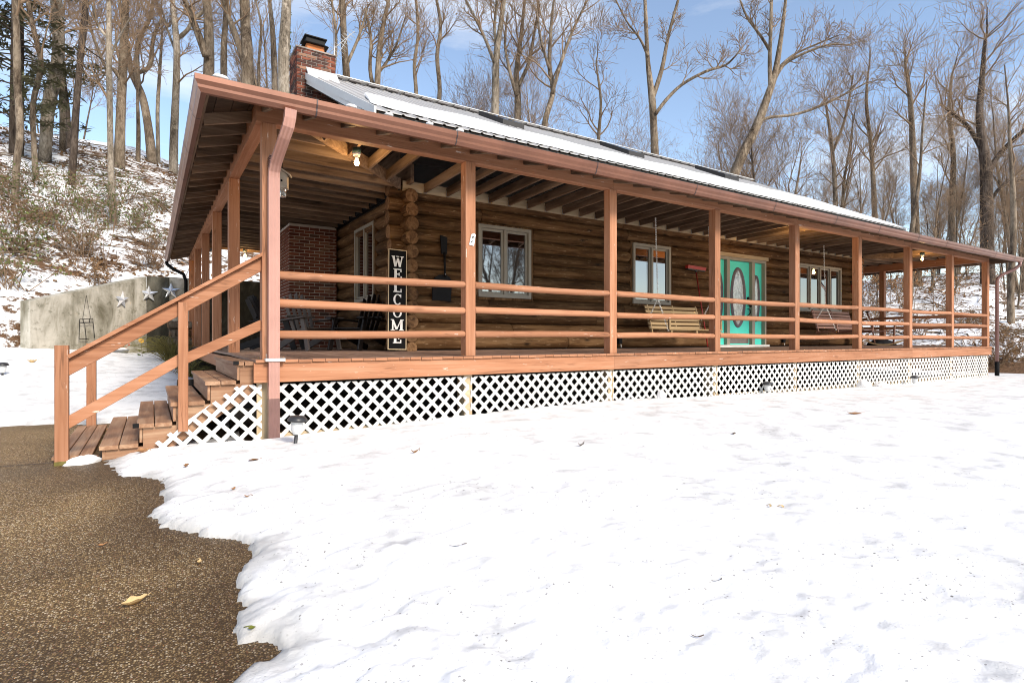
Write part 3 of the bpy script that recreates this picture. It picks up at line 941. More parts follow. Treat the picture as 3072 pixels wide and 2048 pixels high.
# deck ----------------------------------------------------------------
DB = .1405
x = -.085; rd = random.Random(5)
while x < 19.63:
    x1 = min(x + DB - .005, 19.64)
    mb = MB(); z = rd.uniform(-.002, .002)
    yb = 2.26 if x > 2.25 else 12.55
    if x > 16.95: yb = 12.55
    ya = -.128 - rd.uniform(0, .006)
    for a, b, za, zb in ((ya, min(2.26, yb), 0, .026),) + (((2.262, yb, .026, .026),) if yb > 3 else ()):
        bb = len(mb.v); th = .030
        mb.v += [(x, a, za - th + z), (x1, a, za - th + z), (x1, b, zb - th + z), (x, b, zb - th + z), (x, a, za + z), (x1, a, za + z), (x1, b, zb + z), (x, b, zb + z)]
        for q in ((0, 3, 2, 1), (4, 5, 6, 7), (0, 1, 5, 4), (1, 2, 6, 5), (2, 3, 7, 6), (3, 0, 4, 7)): mb.face([bb + i for i in q], 1 if q == (0, 1, 5, 4) else 0)
    part('deck_board', mb, ('deck_y', 'paint_x'))
    x += DB
# rim boards
xs = [-.10, 4.86, 9.74, 14.62, 19.66]
for a, b in zip(xs[:-1], xs[1:]):
    mb = MB(); mb.bar((a + .001, -.088, -.135), (b - .001, -.088, -.135), .04, .205, ch=.004); part('rim_board', mb, 'paint_x', 'long red-stained rim board under the deck edge')
mb = MB(); mb.bar((-.065, -.06, -.13), (-.065, 12.5, -.13), .04, .19); part('rim_board', mb, 'paint_y')
mb = MB(); mb.bar((19.64, -.06, -.13), (19.64, 12.5, -.13), .04, .19); part('rim_board', mb, 'paint_y')
for i in range(40):                                   # joist ends behind the lattice
    mb = MB(); xx = .25 + i * .488; mb.box(xx - .02, xx + .02, -.05, 2.2, -.22, -.036); part('deck_joist', mb, 'joist_y')
# posts ----------------------------------------------------------------
PW = .142
def post(x, y, z0, z1, w=PW):
    mb = MB(); mb.bar((x, y, z0), (x, y, z1), w, w, up=(0, 1, 0), ch=.006); return part('post', mb, 'paint_z')
BB, BT = 2.465, 2.70          # beam bottom and top
for i, xx in enumerate(PX): post(xx, 0, (.003 if i else .003), BB - .002)
for yy in LY: post(0, yy, .028, BB - .002)
for yy in (2.75, 5.5, 8.2): post(19.545, yy, .028, BB - .002)
for i, xx in enumerate(PX):                            # footings behind the lattice
    mb = MB(); mb.box(xx - .07, xx + .07, .02, .16, -1.0, -.23); part('footing_post', mb, 'cedar_z')
# beams
for a, b in ((-.07, 4.88), (4.88, 9.76), (9.76, 14.64), (14.64, 19.62)):
    mb = MB(); mb.bar((a + .001, 0, (BB + BT) / 2), (b - .001, 0, (BB + BT) / 2), .13, BT - BB, ch=.006); part('beam', mb, 'paint_x')
mb = MB(); mb.bar((0, .068, (BB + BT) / 2), (0, 12.5, (BB + BT) / 2), .13, BT - BB - .004); part('beam', mb, 'paint_y')
mb = MB(); mb.bar((19.55, .068, (BB + BT) / 2), (19.55, 12.5, (BB + BT) / 2), .13, BT - BB - .004); part('beam', mb, 'paint_y')
# round rails -----------------------------------------------------------
rr = random.Random(21)
def rail(p0, p1, r=.045, mat='paint_x'):
    p0, p1 = Vector(p0), Vector(p1); d = (p1 - p0).normalized(); L_ = (p1 - p0).length
    pts, rs = [], []
    n = 9
    sag = rr.uniform(-.012, .006); ph = rr.uniform(0, 6)
    for i in range(n + 1):
        t = i / n
        q = p0 + d * (L_ * t); q.z += sag * math.sin(math.pi * t) + .004 * math.sin(ph + 5 * t)
        pts.append(q); rs.append(r * (1 + rr.uniform(-.03, .03) - .04 * t))
    pts = [pts[0]] + [pts[0] + d * .02] + pts[1:-1] + [pts[-1] - d * .03, pts[-1] - d * .008, pts[-1]]
    rs = [rs[0] * .85, rs[0]] + rs[1:-1] + [rs[-1], rs[-1] * .82, rs[-1] * .5]
    mb = MB(); mb.tube(pts, rs, 14); part('rail', mb, mat)
RZ = (.268, .585, .900)
for a, b in zip(PX[:-1], PX[1:]):
    for z in RZ: rail((a + PW / 2 - .002, -.035, z + rr.uniform(-.012, .012)), (b - PW / 2 + .004, -.035, z + rr.uniform(-.014, .014)))
ry = [0, 2.75, 5.5, 8.2]
for a, b in zip(ry[:-1], ry[1:]):
    for z in RZ: rail((19.545, a + PW / 2 - .002, z), (19.545, b - PW / 2 + .004, z + rr.uniform(-.01, .01)), .045, 'paint_y')
# ceiling joists, hips and rafter tails ----------------------------------
rj = random.Random(3)
def joist(p0, p1, mat, w=.040, h=.145, nm='joist'):
    mb = MB(); mb.bar(p0, p1, w, h, ch=.002); part(nm, mb, mat)
JX = [2.80 + .4085 * i for i in range(34)]
for x in JX:
    if x < 16.9:
        joist((x, -.03, 2.735), (x, 2.19, 2.680), 'joist_y')
        hg = MB(); hg.box(x - .026, x + .026, 2.150, 2.166, 2.60, 2.70); part('joist_hanger', hg, 'galv')
for i in range(6):                                   # jack joists that die into the hips
    x = .42 + .4 * i
    if x < 2.3:
        joist((x, -.03, 2.735), (x, x * .90 - .03, 2.735 - .026 * x), 'joist_y')
        joist((19.6 - x, -.03, 2.735), (19.6 - x, x * .80 - .03, 2.735 - .026 * x), 'joist_y')
joist((.06, .02, 2.735), (2.34, 2.12, 2.680), 'joist_x', .05, .16, 'hip_joist')
joist((19.5, .02, 2.735), (16.92, 2.12, 2.680), 'joist_x', .05, .16, 'hip_joist')
for i in range(26):
    y = .40 + .4085 * i
    xe = 2.40 if y > 2.1 else y * 1.09
    joist((-.03, y, 2.735), (xe - .03, y, 2.735 - .055 * min(1, xe / 2.4)), 'joist_x', .04, .175)
    xr = 16.86 if y > 2.1 else 19.55 - y * 1.22
    joist((19.58, y, 2.735), (xr + .03, y, 2.735 - .055), 'joist_x', .04, .145)
SL = .27
def roof_under(o): return 2.705 + SL * o            # underside of porch sheathing at distance o inside the beam line
for i in range(49):
    x = .0 + .4085 * i
    joist((x, .05, roof_under(.05) - .06), (x, -.53, roof_under(-.53) - .06), 'joist_y', .04, .115, 'rafter_tail')
for i in range(30):
    y = .0 + .4085 * i
    joist((.05, y + .3, roof_under(.05) - .06), (-.53, y + .3, roof_under(-.53) - .06), 'joist_x', .04, .115, 'rafter_tail')
    joist((19.5, y + .3, roof_under(.05) - .06), (20.08, y + .3, roof_under(-.53) - .06), 'joist_x', .04, .115, 'rafter_tail')
# ledgers on the log wall
mb = MB(); mb.box(2.42, 16.9, 2.168, 2.198, 2.60, 2.76); part('ledger', mb, 'cedar_x')
mb = MB(); mb.box(2.352, 2.382, 2.21, 12, 2.60, 2.70); part('ledger', mb, 'black')
# sheathing boards under the porch roof
E0 = -.60
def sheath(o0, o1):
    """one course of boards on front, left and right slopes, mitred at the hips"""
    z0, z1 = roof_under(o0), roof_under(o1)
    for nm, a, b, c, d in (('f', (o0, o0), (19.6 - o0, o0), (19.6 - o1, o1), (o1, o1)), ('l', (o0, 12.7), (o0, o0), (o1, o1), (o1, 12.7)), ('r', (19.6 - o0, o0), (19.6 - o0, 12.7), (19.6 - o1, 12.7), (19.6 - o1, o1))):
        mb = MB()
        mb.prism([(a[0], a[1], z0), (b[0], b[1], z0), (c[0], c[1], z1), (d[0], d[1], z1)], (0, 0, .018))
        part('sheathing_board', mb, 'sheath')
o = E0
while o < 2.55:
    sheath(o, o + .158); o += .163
# porch metal roof above the sheathing, with ribs
mb = MB()
zr = lambda o: roof_under(o) + .026
o0, o1 = -.655, 2.75
for a, b, c, d in (((o0, o0), (19.6 - o0, o0), (19.6 - o1, o1), (o1, o1)), ((o0, 12.75), (o0, o0), (o1, o1), (o1, 12.75)), ((19.6 - o0, o0), (19.6 - o0, 12.75), (19.6 - o1, 12.75), (19.6 - o1, o1))):
    mb.prism([(a[0], a[1], zr(o0)), (b[0], b[1], zr(o0)), (c[0], c[1], zr(o1)), (d[0], d[1], zr(o1))], (0, 0, .006))
part('porch_roof', mb, 'roof_metal')
for i in range(90):
    x = -.52 + i * .2295
    if x > 20.2: break
    e = min(1.6, max(.1, min(x + .62, 20.2 - x)))
    mb = MB(); y1 = o0 + e
    pr = [(x - .03, 0), (x - .014, .026), (x + .014, .026), (x + .03, 0)]
    b = len(mb.v)
    for yy in (o0 - .004, y1):
        for a, c in pr: mb.v.append((a, yy, zr(yy) + .005 + c))
    for j in range(3): mb.face((j, j + 1, j + 5, j + 4))
    mb.face((0, 4, 7, 3)); mb.face((3, 2, 1, 0)); mb.face((4, 5, 6, 7))
    part('roof_rib', mb, 'roof_dark')  # backlit look of the ribs put in as a dark colour
# fascia and gutters -----------------------------------------------------
GB, GT = 2.435, 2.578
fz0, fz1 = 2.45, 2.56
mb = MB(); mb.box(-.54, 20.14, -.56, -.535, fz0, fz1); part('fascia', mb, 'joist_x')
mb = MB(); mb.box(-.56, -.535, -.534, 12.66, fz0, fz1); part('fascia', mb, 'joist_y')
mb = MB(); mb.box(20.135, 20.16, -.534, 12.66, fz0, fz1); part('fascia', mb, 'joist_y')
GS = [(0, 0), (.045, 0), (.072, .035), (.074, .06), (.096, .095), (.098, .142), (.086, .142), (.084, .10), (.060, .062), (.058, .04), (.036, .012), (.010, .012), (.008, .142), (0, .142)]
def gutter(p0, p1, out, m0=0, m1=0):
    """K-profile gutter; out = outward direction, m0/m1 = mitre (extra length per unit of depth)"""
    mb = MB(); p0, p1, out = Vector(p0), Vector(p1), Vector(out)
    d = (p1 - p0).normalized(); n = len(GS)
    for p, s, m in ((p0, -1, m0), (p1, 1, m1)):
        for a, c in GS:
            q = p + out * a + d * (s * m * a); mb.v.append((q.x, q.y, q.z + c))
    for j in range(n): mb.face((j, (j + 1) % n, n + (j + 1) % n, n + j))
    mb.face(range(n)); mb.face(list(range(n, 2 * n))[::-1])
    return mb
Gy = -.562
gf = part('gutter', gutter((-.562, Gy, GB), (20.30, Gy, GB), (0, -1, 0), 1, 0), 'gutter', 'copper-brown gutter along the front eave')
gl = part('gutter', gutter((-.562, -.562, GB), (-.562, 12.68, GB), (-1, 0, 0), 1, 0), 'gutter', 'copper-brown gutter along the left eave')
def gseam(c, d, out, par):
    mb = MB(); c, out, d = Vector(c), Vector(out), Vector(d)
    pts = [(0, -.003), (.047, -.003), (.076, .033), (.078, .058), (.099, .092), (.101, .146)]
    b = 0
    for s in (-.007, .007):
        for a, z in pts: q = c + out * a + d * s; mb.v.append((q.x, q.y, q.z + z))
    for j in range(5): mb.face((j, j + 1, j + 7, j + 6))
    part('gutter_seam', mb, 'seam', None, par)
for x in (.40, 1.95, 4.05, 6.05, 8.1, 10.1, 11.8, 13.6, 15.1, 16.7, 18.2, 19.6): gseam((x, Gy, GB), (1, 0, 0), (0, -1, 0), gf)
for y in (.1, 1.35, 2.7, 4.0, 5.4, 7.0, 9, 11): gseam((-.562, y, GB), (0, 1, 0), (-1, 0, 0), gl)
# downspouts ---------------------------------------------------------------
def ds_sec(w, h, ribs=3):
    a, c = w / 2, h / 2
    s = []
    for i in range(ribs * 2 + 1):
        u = -a + w * i / (ribs * 2); s.append((u, -c + (.006 if i % 2 else 0)))
    for i in range(ribs * 2 + 1):
        u = a - w * i / (ribs * 2); s.append((u, c - (.006 if i % 2 else 0)))
    return s
ds = MB()
pts = [(.155, -.62, 2.44), (.150, -.61, 2.36), (.142, -.585, 2.29), (.125, -.50, 2.21), (.105, -.33, 2.10), (.092, -.22, 2.02), (.086, -.158, 1.95), (.085, -.14, 1.88)]
ds.sweep(pts, ds_sec(.105, .08), up=(0, 1, 0), sm=False)
top = part('downspout', ds, 'downspout', 'pinkish ribbed downspout on the corner post')
d2 = MB(); d2.sweep([(.085, -.14, 1.90), (.085, -.14, .01)], ds_sec(.108, .084), up=(0, 1, 0)); part('pipe', d2, 'downspout', None, top)
d4 = MB(); d4.sweep([(.085, -.14, .005), (.085, -.14, -.40)], ds_sec(.105, .081), up=(0, 1, 0)); part('pipe', d4, 'downspout', None, top)
d3 = MB(); d3.sweep([(.085, -.14, -.40), (.085, -.14, -.95)], ds_sec(.108, .084), up=(0, 1, 0)); part('lower_pipe', d3, 'downspout_dark', 'darker lower end of the corner downspout', top)
for i in range(5):
    z = 1.99 + i * .022; b_ = MB(); b_.box(.03, .145, -.205 - .012 * i, -.10, z, z + .006); part('elbow_fold', b_, 'downspout_dark', None, top)
st = MB(); st.box(.0, .028, -.188, -.10, -.012, .012); st.box(.142, .19, -.188, -.10, -.012, .012); st.box(.0, .19, -.194, -.189, -.016, .016); part('strap', st, 'white_metal', None, top)
dr = MB(); dr.tube([(20.12, -.62, 2.44), (20.12, -.62, 2.36), (20.06, -.52, 2.24), (19.84, -.30, 2.09), (19.78, -.22, 2.0), (19.77, -.20, 1.9), (19.77, -.20, -.45)], .045, 12)
dd = part('downspout', dr, 'downspout_dark', 'round brown downspout at the far end of the porch')
d3 = MB(); d3.tube([(19.77, -.20, -.44), (19.77, -.20, -.95)], .055, 12); part('lower_pipe', d3, 'black', None, dd)
dl = MB(); dl.tube([(-.61, 12.5, 2.44), (-.60, 12.5, 2.36), (-.45, 12.4, 2.22), (-.2, 12.32, 2.08), (-.14, 12.3, 1.9), (-.14, 12.3, -.6)], .045, 10)
part('downspout', dl, 'black', 'black downspout at the back of the left porch')
# main roof -----------------------------------------------------------------
RX0, RX1 = 1.81, 18.62
EY, EZ, MS, RY = 1.71, 3.615, .512, 7.0
def rz(y): return EZ + MS * (y - EY)
pw = .914
n = int(math.ceil((RX1 - RX0) / pw))
for i in range(n):
    a = RX0 + i * pw; b = min(a + pw, RX1)
    mb = MB()
    prof = []
    x = a
    while x < b - .01:
        for dx, h in ((0, 0), (.17, 0), (.185, .022), (.213, .022), (.2285, 0)):
            if x + dx <= b + 1e-4: prof.append((min(x + dx, b), h))
        x += .2285
    if prof[-1][0] < b - 1e-4: prof.append((b, 0))
    m_ = len(prof)
    for yy in (EY - .02, RY):
        for px, h in prof: mb.v.append((px, yy, rz(yy) + h))
    for yy in (EY - .02, RY):
        for px, h in prof: mb.v.append((px, yy, rz(yy) + h - .008))
    for j in range(m_ - 1):
        mb.face((j, j + 1, m_ + j + 1, m_ + j)); mb.face((2 * m_ + j + 1, 2 * m_ + j, 3 * m_ + j, 3 * m_ + j + 1)); mb.face((2 * m_ + j, 2 * m_ + j + 1, j + 1, j))
    part('roof_panel', mb, 'roof_metal')
mb = MB(); mb.prism([(RX0, RY + .01, rz(RY)), (RX1, RY + .01, rz(RY)), (RX1, 12.6, rz(RY) - .52 * 5.6), (RX0, 12.6, rz(RY) - .52 * 5.6)], (0, 0, -.02)); part('back_roof', mb, 'roof_metal')
# deck under the panels, eave trim, rake boards
mb = MB(); mb.prism([(RX0 + .05, EY + .03, rz(EY) - .02), (RX1 - .05, EY + .03, rz(EY) - .02), (RX1 - .05, RY, rz(RY) - .02), (RX0 + .05, RY, rz(RY) - .02)], (0, 0, -.03)); part('roof_deck', mb, 'joist_x')
mb = MB(); mb.box(RX0 + .06, RX1 - .06, EY + .02, EY + .05, EZ - .20, EZ - .025); part('eave_trim', mb, 'roof_dark')  # dark colour stands for the shadow under the panel ends
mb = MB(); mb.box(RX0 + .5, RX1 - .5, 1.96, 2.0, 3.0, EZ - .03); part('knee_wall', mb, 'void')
for xa, xb, nm in ((RX0 - .035, RX0 - .002, 'l'), (RX1 + .002, RX1 + .035, 'r')):
    yt = 6.09 if nm == 'l' else RY
    mb = MB(); mb.prism([(xa, EY - .03, rz(EY) + .03), (xa, yt, rz(yt) + .03), (xa, yt, rz(yt) - .11), (xa, EY - .03, rz(EY) - .11)], (xb - xa, 0, 0))
    part('rake_board', mb, 'white_metal', 'pale metal rake trim on the ' + ('chimney gable' if nm == 'l' else 'far gable'))
    mb = MB(); o_ = .03 if nm == 'l' else -.03
    mb.prism([(xa + o_, EY, rz(EY) - .112), (xa + o_, yt, rz(yt) - .112), (xa + o_, yt, rz(yt) - .20), (xa + o_, EY, rz(EY) - .20)], (xb - xa, 0, 0))
    part('rake_board', mb, 'white_metal')
mb = MB(); mb.prism([(RX0 + .035, EY + .06, rz(EY) - .20), (2.45, EY + .06, rz(EY) - .20), (2.45, RY, rz(RY) - .20), (RX0 + .035, RY, rz(RY) - .20)], (0, 0, -.015)); part('rake_soffit', mb, 'roof_dark')
for x in (WL - .05, WR + .05):
    mb = MB(); mb.prism([(x, 2.0, 2.7), (x, 12.0, 2.7), (x, RY, rz(RY) - .25), (x, 2.0, rz(2.0) - .22)], (.06, 0, 0)); part('gable_wall', mb, 'joist_y')
# ridge cap with vent gaps
mb = MB(); mb.box(2.45, RX1, RY - .14, RY + .14, rz(RY) + .045, rz(RY) + .062); part('ridge_cap', mb, 'white_metal')
x = 2.5
while x < RX1 - .5:
    mb = MB(); mb.box(x, x + .30, RY - .13, RY + .1, rz(RY) + .005, rz(RY) + .040); part('ridge_vent', mb, 'ridge_grey'); x += .46
# skylights
for x, w in ((6.15, .62), (10.3, .62), (14.55, .70)):
    ya, yb = 5.15, 6.35
    mb = MB(); h0, h1 = .02, .14
    mb.prism([(x, ya, rz(ya) + h1), (x + w, ya, rz(ya) + h1), (x + w, yb, rz(yb) + h1), (x, yb, rz(yb) + h1)], (0, 0, -.15))
    s_ = part('skylight', mb, 'roof_dark', 'dark raised skylight near the ridge')
    g = MB(); g.prism([(x + .06, ya + .06, rz(ya + .06) + h1 + .006), (x + w - .06, ya + .06, rz(ya + .06) + h1 + .006), (x + w - .06, yb - .06, rz(yb - .06) + h1 + .006), (x + .06, yb - .06, rz(yb - .06) + h1 + .006)], (0, 0, -.004)); part('pane', g, 'glass', None, s_)
# chimney: lower stack on the porch, narrower stack above the roof -------------
CH0 = (1.42, 2.385, 5.9, 7.6)      # x0, x1, y0, y1 of the base
CH1 = (1.61, 2.42, 6.1, 6.83)      # of the shaft
mb = MB()
mb.box(CH0[0] + .006, CH0[1], CH0[2] + .006, CH0[3], 0, 2.62)
chim = part('chimney', mb, 'mortar', 'red brick chimney blackened with soot at the top')
q_ = MB(); q_.box(CH1[0] + .006, CH1[1] - .006, CH1[2] + .006, CH1[3] - .006, 2.62, 6.42); child('shaft', q_, 'mortar_soot', chim)
bm = {}
def brick_mesh(l, w, h, soot):
    k = (round(l, 3), round(w, 3), round(h, 3), soot)
    if k not in bm:
        q = MB(); c = .004
        q.bar((-l / 2, 0, 0), (l / 2, 0, 0), w, h, ch=c); bm[k] = q.mesh('brick', 'brick_soot' if soot else 'brick')
    return bm[k]
rb = random.Random(9)
bricks = []
def course(box, z, faces, k, soot):
    x0, x1, y0, y1 = box
    l, h, j = .192, .056, .0125
    step = l + j
    for fc in faces:
        a, b = (x0, x1) if fc == 'f' else (y0, y1)
        u = a - (step / 2 if k % 2 else 0)
        if fc == 's': u = a - (0 if k % 2 else step / 2) + .0
        while u < b - .02:
            c, d = max(u, a + (0.0 if fc == 'f' else .10)), min(u + l, b)
            if d - c > .03:
                proud = rb.uniform(0, .006)
                mid = (c + d) / 2
                if fc == 'f': p = (mid, y0 + .05 - proud, z); rz_ = 0
                else: p = (x0 + .05 - proud, mid, z); rz_ = math.pi / 2
                bricks.append((p, rz_, round(d - c, 2), soot))
            u += step
z = .026 + .04; k = 0
while z < 2.6:
    course(CH0, z, 'fs', k, False); z += .0685; k += 1
z = 4.55
while z < 6.42:
    course(CH1, z, 'fs', k, True); z += .0685; k += 1
# only what shows: the shaft below the eave line is hidden; keep the 300 largest in view as parts
def bscore(b):
    p = Vector(b[0]) - Vector((CX, CY, CZ)); w = p.x * CS + p.y * SN
    face = 1.0 if b[1] == 0 else .62
    hid = 0.15 if (b[0][2] > 2.5 and b[0][2] < 4.75) else 1
    if not b[3] and b[1] != 0 and b[0][1] > 6.9: hid = .1
    return b[2] / w * face * hid * (1.6 if b[3] else 1)
bricks.sort(key=bscore, reverse=True)
for p, rz_, l, s_ in bricks[:299]:
    o = child('brick', brick_mesh(l, .10, .057, s_), None, chim); o.location = p; o.rotation_euler = (0, 0, rz_)
# remaining bricks as one piece with per-brick islands
if len(bricks) > 299:
    q = MB()
    for p, rz_, l, s_ in bricks[299:]:
        if rz_ == 0: q.box(p[0] - l / 2, p[0] + l / 2, p[1] - .05, p[1] + .05, p[2] - .0285, p[2] + .0285)
        else: q.box(p[0] - .05, p[0] + .05, p[1] - l / 2, p[1] + l / 2, p[2] - .0285, p[2] + .0285)
    o = child('brickwork', q, 'brick', chim); o['kind'] = 'stuff'
q = MB(); q.box(1.59, 2.44, 6.08, 6.85, 6.40, 6.43); child('crown', q, 'mortar_soot', chim)
cxm = 2.03; 
q = MB(); q.bar((cxm, 6.42, 6.42), (cxm, 6.42, 6.60), .38, .38, up=(0, 1, 0), ch=.02); child('flue', q, 'terracotta', chim)
q = MB(); zc = 6.60
b = len(q.v)
q.v += [(cxm - .265, 6.155, zc), (cxm + .265, 6.155, zc), (cxm + .265, 6.685, zc), (cxm - .265, 6.685, zc), (cxm - .20, 6.22, zc + .05), (cxm + .20, 6.22, zc + .05), (cxm + .20, 6.62, zc + .05), (cxm - .20, 6.62, zc + .05)]
for f_ in ((0, 3, 2, 1), (4, 5, 6, 7), (0, 1, 5, 4), (1, 2, 6, 5), (2, 3, 7, 6), (3, 0, 4, 7)): q.face([b + i for i in f_])
q.box(cxm - .195, cxm + .195, 6.225, 6.615, zc + .051, zc + .15); q.box(cxm - .235, cxm + .235, 6.185, 6.655, zc + .151, zc + .172)
child('chimney_cap', q, 'black_iron', chim)
q = MB(); q.prism([(1.80, 5.86, rz(5.86) + .02), (2.44, 5.86, rz(5.86) + .02), (2.44, 6.095, rz(6.1) + .16), (1.80, 6.095, rz(6.1) + .16)], (0, 0, -.05)); child('flashing', q, 'white_metal', chim)
# lattice skirt ---------------------------------------------------------------
def clip_slat(x0, x1, z0, z1, xa, za, s, hw):
    """slat centre line through (xa, za) with slope s (+-1), half width hw, clipped to the panel"""
    r2 = hw * math.sqrt(2)
    poly = [(x0 - 5, za + s * (x0 - 5 - xa) - r2), (x1 + 5, za + s * (x1 + 5 - xa) - r2), (x1 + 5, za + s * (x1 + 5 - xa) + r2), (x0 - 5, za + s * (x0 - 5 - xa) + r2)]
    for ax, v, sg in ((0, x0, 1), (0, x1, -1), (1, z0, 1), (1, z1, -1)):
        out = []
        for i in range(len(poly)):
            a, b = poly[i], poly[(i + 1) % len(poly)]
            ia, ib = sg * (a[ax] - v) >= 0, sg * (b[ax] - v) >= 0
            if ia: out.append(a)
            if ia != ib:
                t = (v - a[ax]) / (b[ax] - a[ax]); out.append((a[0] + t * (b[0] - a[0]), a[1] + t * (b[1] - a[1])))
        poly = out
        if len(poly) < 3: return None
    return poly
slat_n = 0
def lattice_panel(x0, x1, z0, z1, parent, y=-.045, pitch=.166, hw=.0195, cap=296):
    global slat_n
    far = None
    for s, dy in ((1, 0), (-1, -.0075)):
        xa = x0 - (z1 - z0) - .1 + (0.02 if s > 0 else 0.06)
        while xa < x1 + (z1 - z0) + .1:
            p = clip_slat(x0, x1, z0, z1, xa, z0 if s > 0 else z0, s, hw)
            xa += pitch
            if not p: continue
            pts = [(a, y + dy, c) for a, c in p]
            if slat_n < cap:
                q = MB(); q.prism(pts, (0, .007, 0)); child('slat', q, 'lattice', parent); slat_n += 1
            else:
                far = far or MB(); far.prism(pts, (0, .007, 0))
    if far:
        o = child('lattice_slats', far, 'lattice', parent); o['kind'] = 'stuff'
edges = [.13] + PX[1:8] + [19.6]
for i in range(8):
    a, b = edges[i] + .012, edges[i + 1] - .012
    fr = MB(); fr.box(a, b, -.028, -.004, -.93, -.78 + (.0 if i < 3 else .03)); fr.box(b - .06, b + .05, -.034, -.003, -.95, -.24)
    pn = part('lattice_skirt', fr, 'cedar_x', None)
    lattice_panel(a, b - .002, -1.0, -.262, pn)
# ------------------------------------------------------------------ snow on the roof
def roof_snow():
    mb_x = np.linspace(1.95, 18.6, 330); v_ = np.linspace(0, 1, 26)
    X, V = np.meshgrid(mb_x, v_)
    top = np.interp(mb_x, [1.95, 2.3, 4.3, 8, 14, 18.6], [2.3, 3.75, 4.1, 3.8, 4.3, 4.9])
    low = np.array([1.70 + .10 * abs(noise.noise((x * 2.2, 0, 3))) + .06 * noise.noise((x * 7, 1, 3)) for x in mb_x])
    low = low + np.interp(mb_x, [1.95, 2.5, 4.5, 7], [.45, .22, .16, 0.0])
    topn = top + np.array([.12 * noise.noise((x * .8, 5, 1)) for x in mb_x])
    end = 18.6 - np.maximum(0, 0)
    Y = low[None, :] + (topn - low)[None, :] * V
    prof = np.minimum(1, np.minimum(V / .05, (1 - V) / .10))
    prof = np.sqrt(np.clip(1 - (1 - prof) ** 2, 0, 1))
    prof = prof * np.clip((X - 1.95) / .25, 0, 1) ** .5 * np.sqrt(np.clip((18.6 - X) / .3, 0, 1))
    Z = EZ + MS * (Y - EY) + .028 + .045 * prof + .012 * np.sin(X * 3.1) * prof
    return grid_mesh('roof_snow', X, Y, Z, 'snow_clean', None)
o = structure('roof_snow', roof_snow(), None, 'white band of snow lying on the lower cabin roof', 'stuff')
# crumbs of snow on the porch roof edge
for x, l in ((.75, .06), (1.15, .05), (1.62, .045), (-.45, .07), (2.0, .05)):
    mb = MB(); mb.ball((0, 0, 0), 1, 10, 6, 0, (l, .05, .022))
    solo('snow_clump', mb, 'snow_clean', 'small white snow clump left on the eave near the chimney', 'snow', (x, -.62, 2.60), 0, 'snow clumps on the porch eave')

# ------------------------------------------------------------------ stairs
stairs = thing('porch_stairs', 'weathered wooden stairs with a sloping red handrail leading up to the porch', 'stairs', (0, 0, 0))
def sp(name, mb, mats, label=None, parent=None):
    o = child(name, mb, mats, parent or stairs)
    if label: o['label'] = label
    return o
TZ_ = [(-1.385, -1.086, -.768), (-1.098, -.812, -.588), (-.826, -.533, -.400), (-.530, -.253, -.210), (-.262, -.088, -.020)]
SY0, SY1 = -.02, 2.30
for i, (a, b, z) in enumerate(TZ_):
    m2 = (a + b) / 2
    for u, w in ((a, m2 - .004), (m2 + .004, b)):
        mb = MB(); mb.bar(((u + w) / 2, SY0, z - .019), ((u + w) / 2, SY1, z - .019), w - u, .038, ch=.004); sp('tread_board', mb, 'tread_y')
    zl = TZ_[i - 1][2] if i else -.90
    mb = MB(); mb.box(a + .022, a + .045, SY0 + .03, SY1 - .03, zl + .001, z - .040); sp('riser', mb, 'tread_y')
for yy in (.015, 1.15, SY1 - .06):
    mb = MB(); pts = []
    z0 = -.93
    prof = [(-1.36, z0)]
    for i, (a, b, z) in enumerate(TZ_): prof += [(a + .05, z - .0395)] if i else [(a + .05, z - .0395)]; prof += [(TZ_[i + 1][0] + .05 if i < 4 else -.09, z - .0395)]
    prof += [(-.09, -.30), (-.09, -.36), (-.95, z0)]
    mb.prism([(x, yy, z) for x, z in prof], (0, .038, 0)); sp('stringer', mb, 'tread_x')
pl = thing('wooden_platform', 'low snow-dusted wooden pallet lying at the foot of the stairs', 'platform', (0, 0, 0))
for i in range(3):
    a = -1.69 + i * .10
    mb = MB(); mb.bar((a, .10, -.862), (a, 2.25, -.862), .093, .03); child('plank', mb, 'tread_y', pl)
mb = MB(); mb.box(-1.73, -1.40, .14, .20, -.905, -.878); mb.box(-1.73, -1.40, 2.1, 2.16, -.905, -.878); child('bearer', mb, 'tread_x', pl)
def rpost(x, y, z0, z1, w=.098):
    mb = MB(); mb.bar((x, y, z0), (x, y, z1), w, .09, up=(0, 1, 0), ch=.004); return sp('post', mb, 'paint_z')
p_ = rpost(-1.65, -.02, -.92, .158)
mo = MB(); mo.bar((-1.65, -.02, -.925), (-1.65, -.02, -.865), .104, .096, up=(0, 1, 0), ch=.004); sp('mossy_foot', mo, 'drygrass', None, p_)
rpost(-1.61, 2.36, -.92, .16); rpost(-.722, -.03, -.68, .57, .085)
def hrail(p0, p1, w, h, nm):
    mb = MB(); mb.bar(p0, p1, w, h, ch=.004); sp(nm, mb, 'paint_x')
hrail((-1.67, .0, -.084), (.04, .0, 1.031), .036, .125, 'handrail')
hrail((-1.605, -.012, .055), (.03, -.012, 1.120), .115, .034, 'cap_rail')
hrail((-1.66, .0, -.565), (-.72, .0, .032), .036, .10, 'lower_rail')
hrail((-.72, .0, .012), (.04, .0, .389), .036, .10, 'lower_rail')
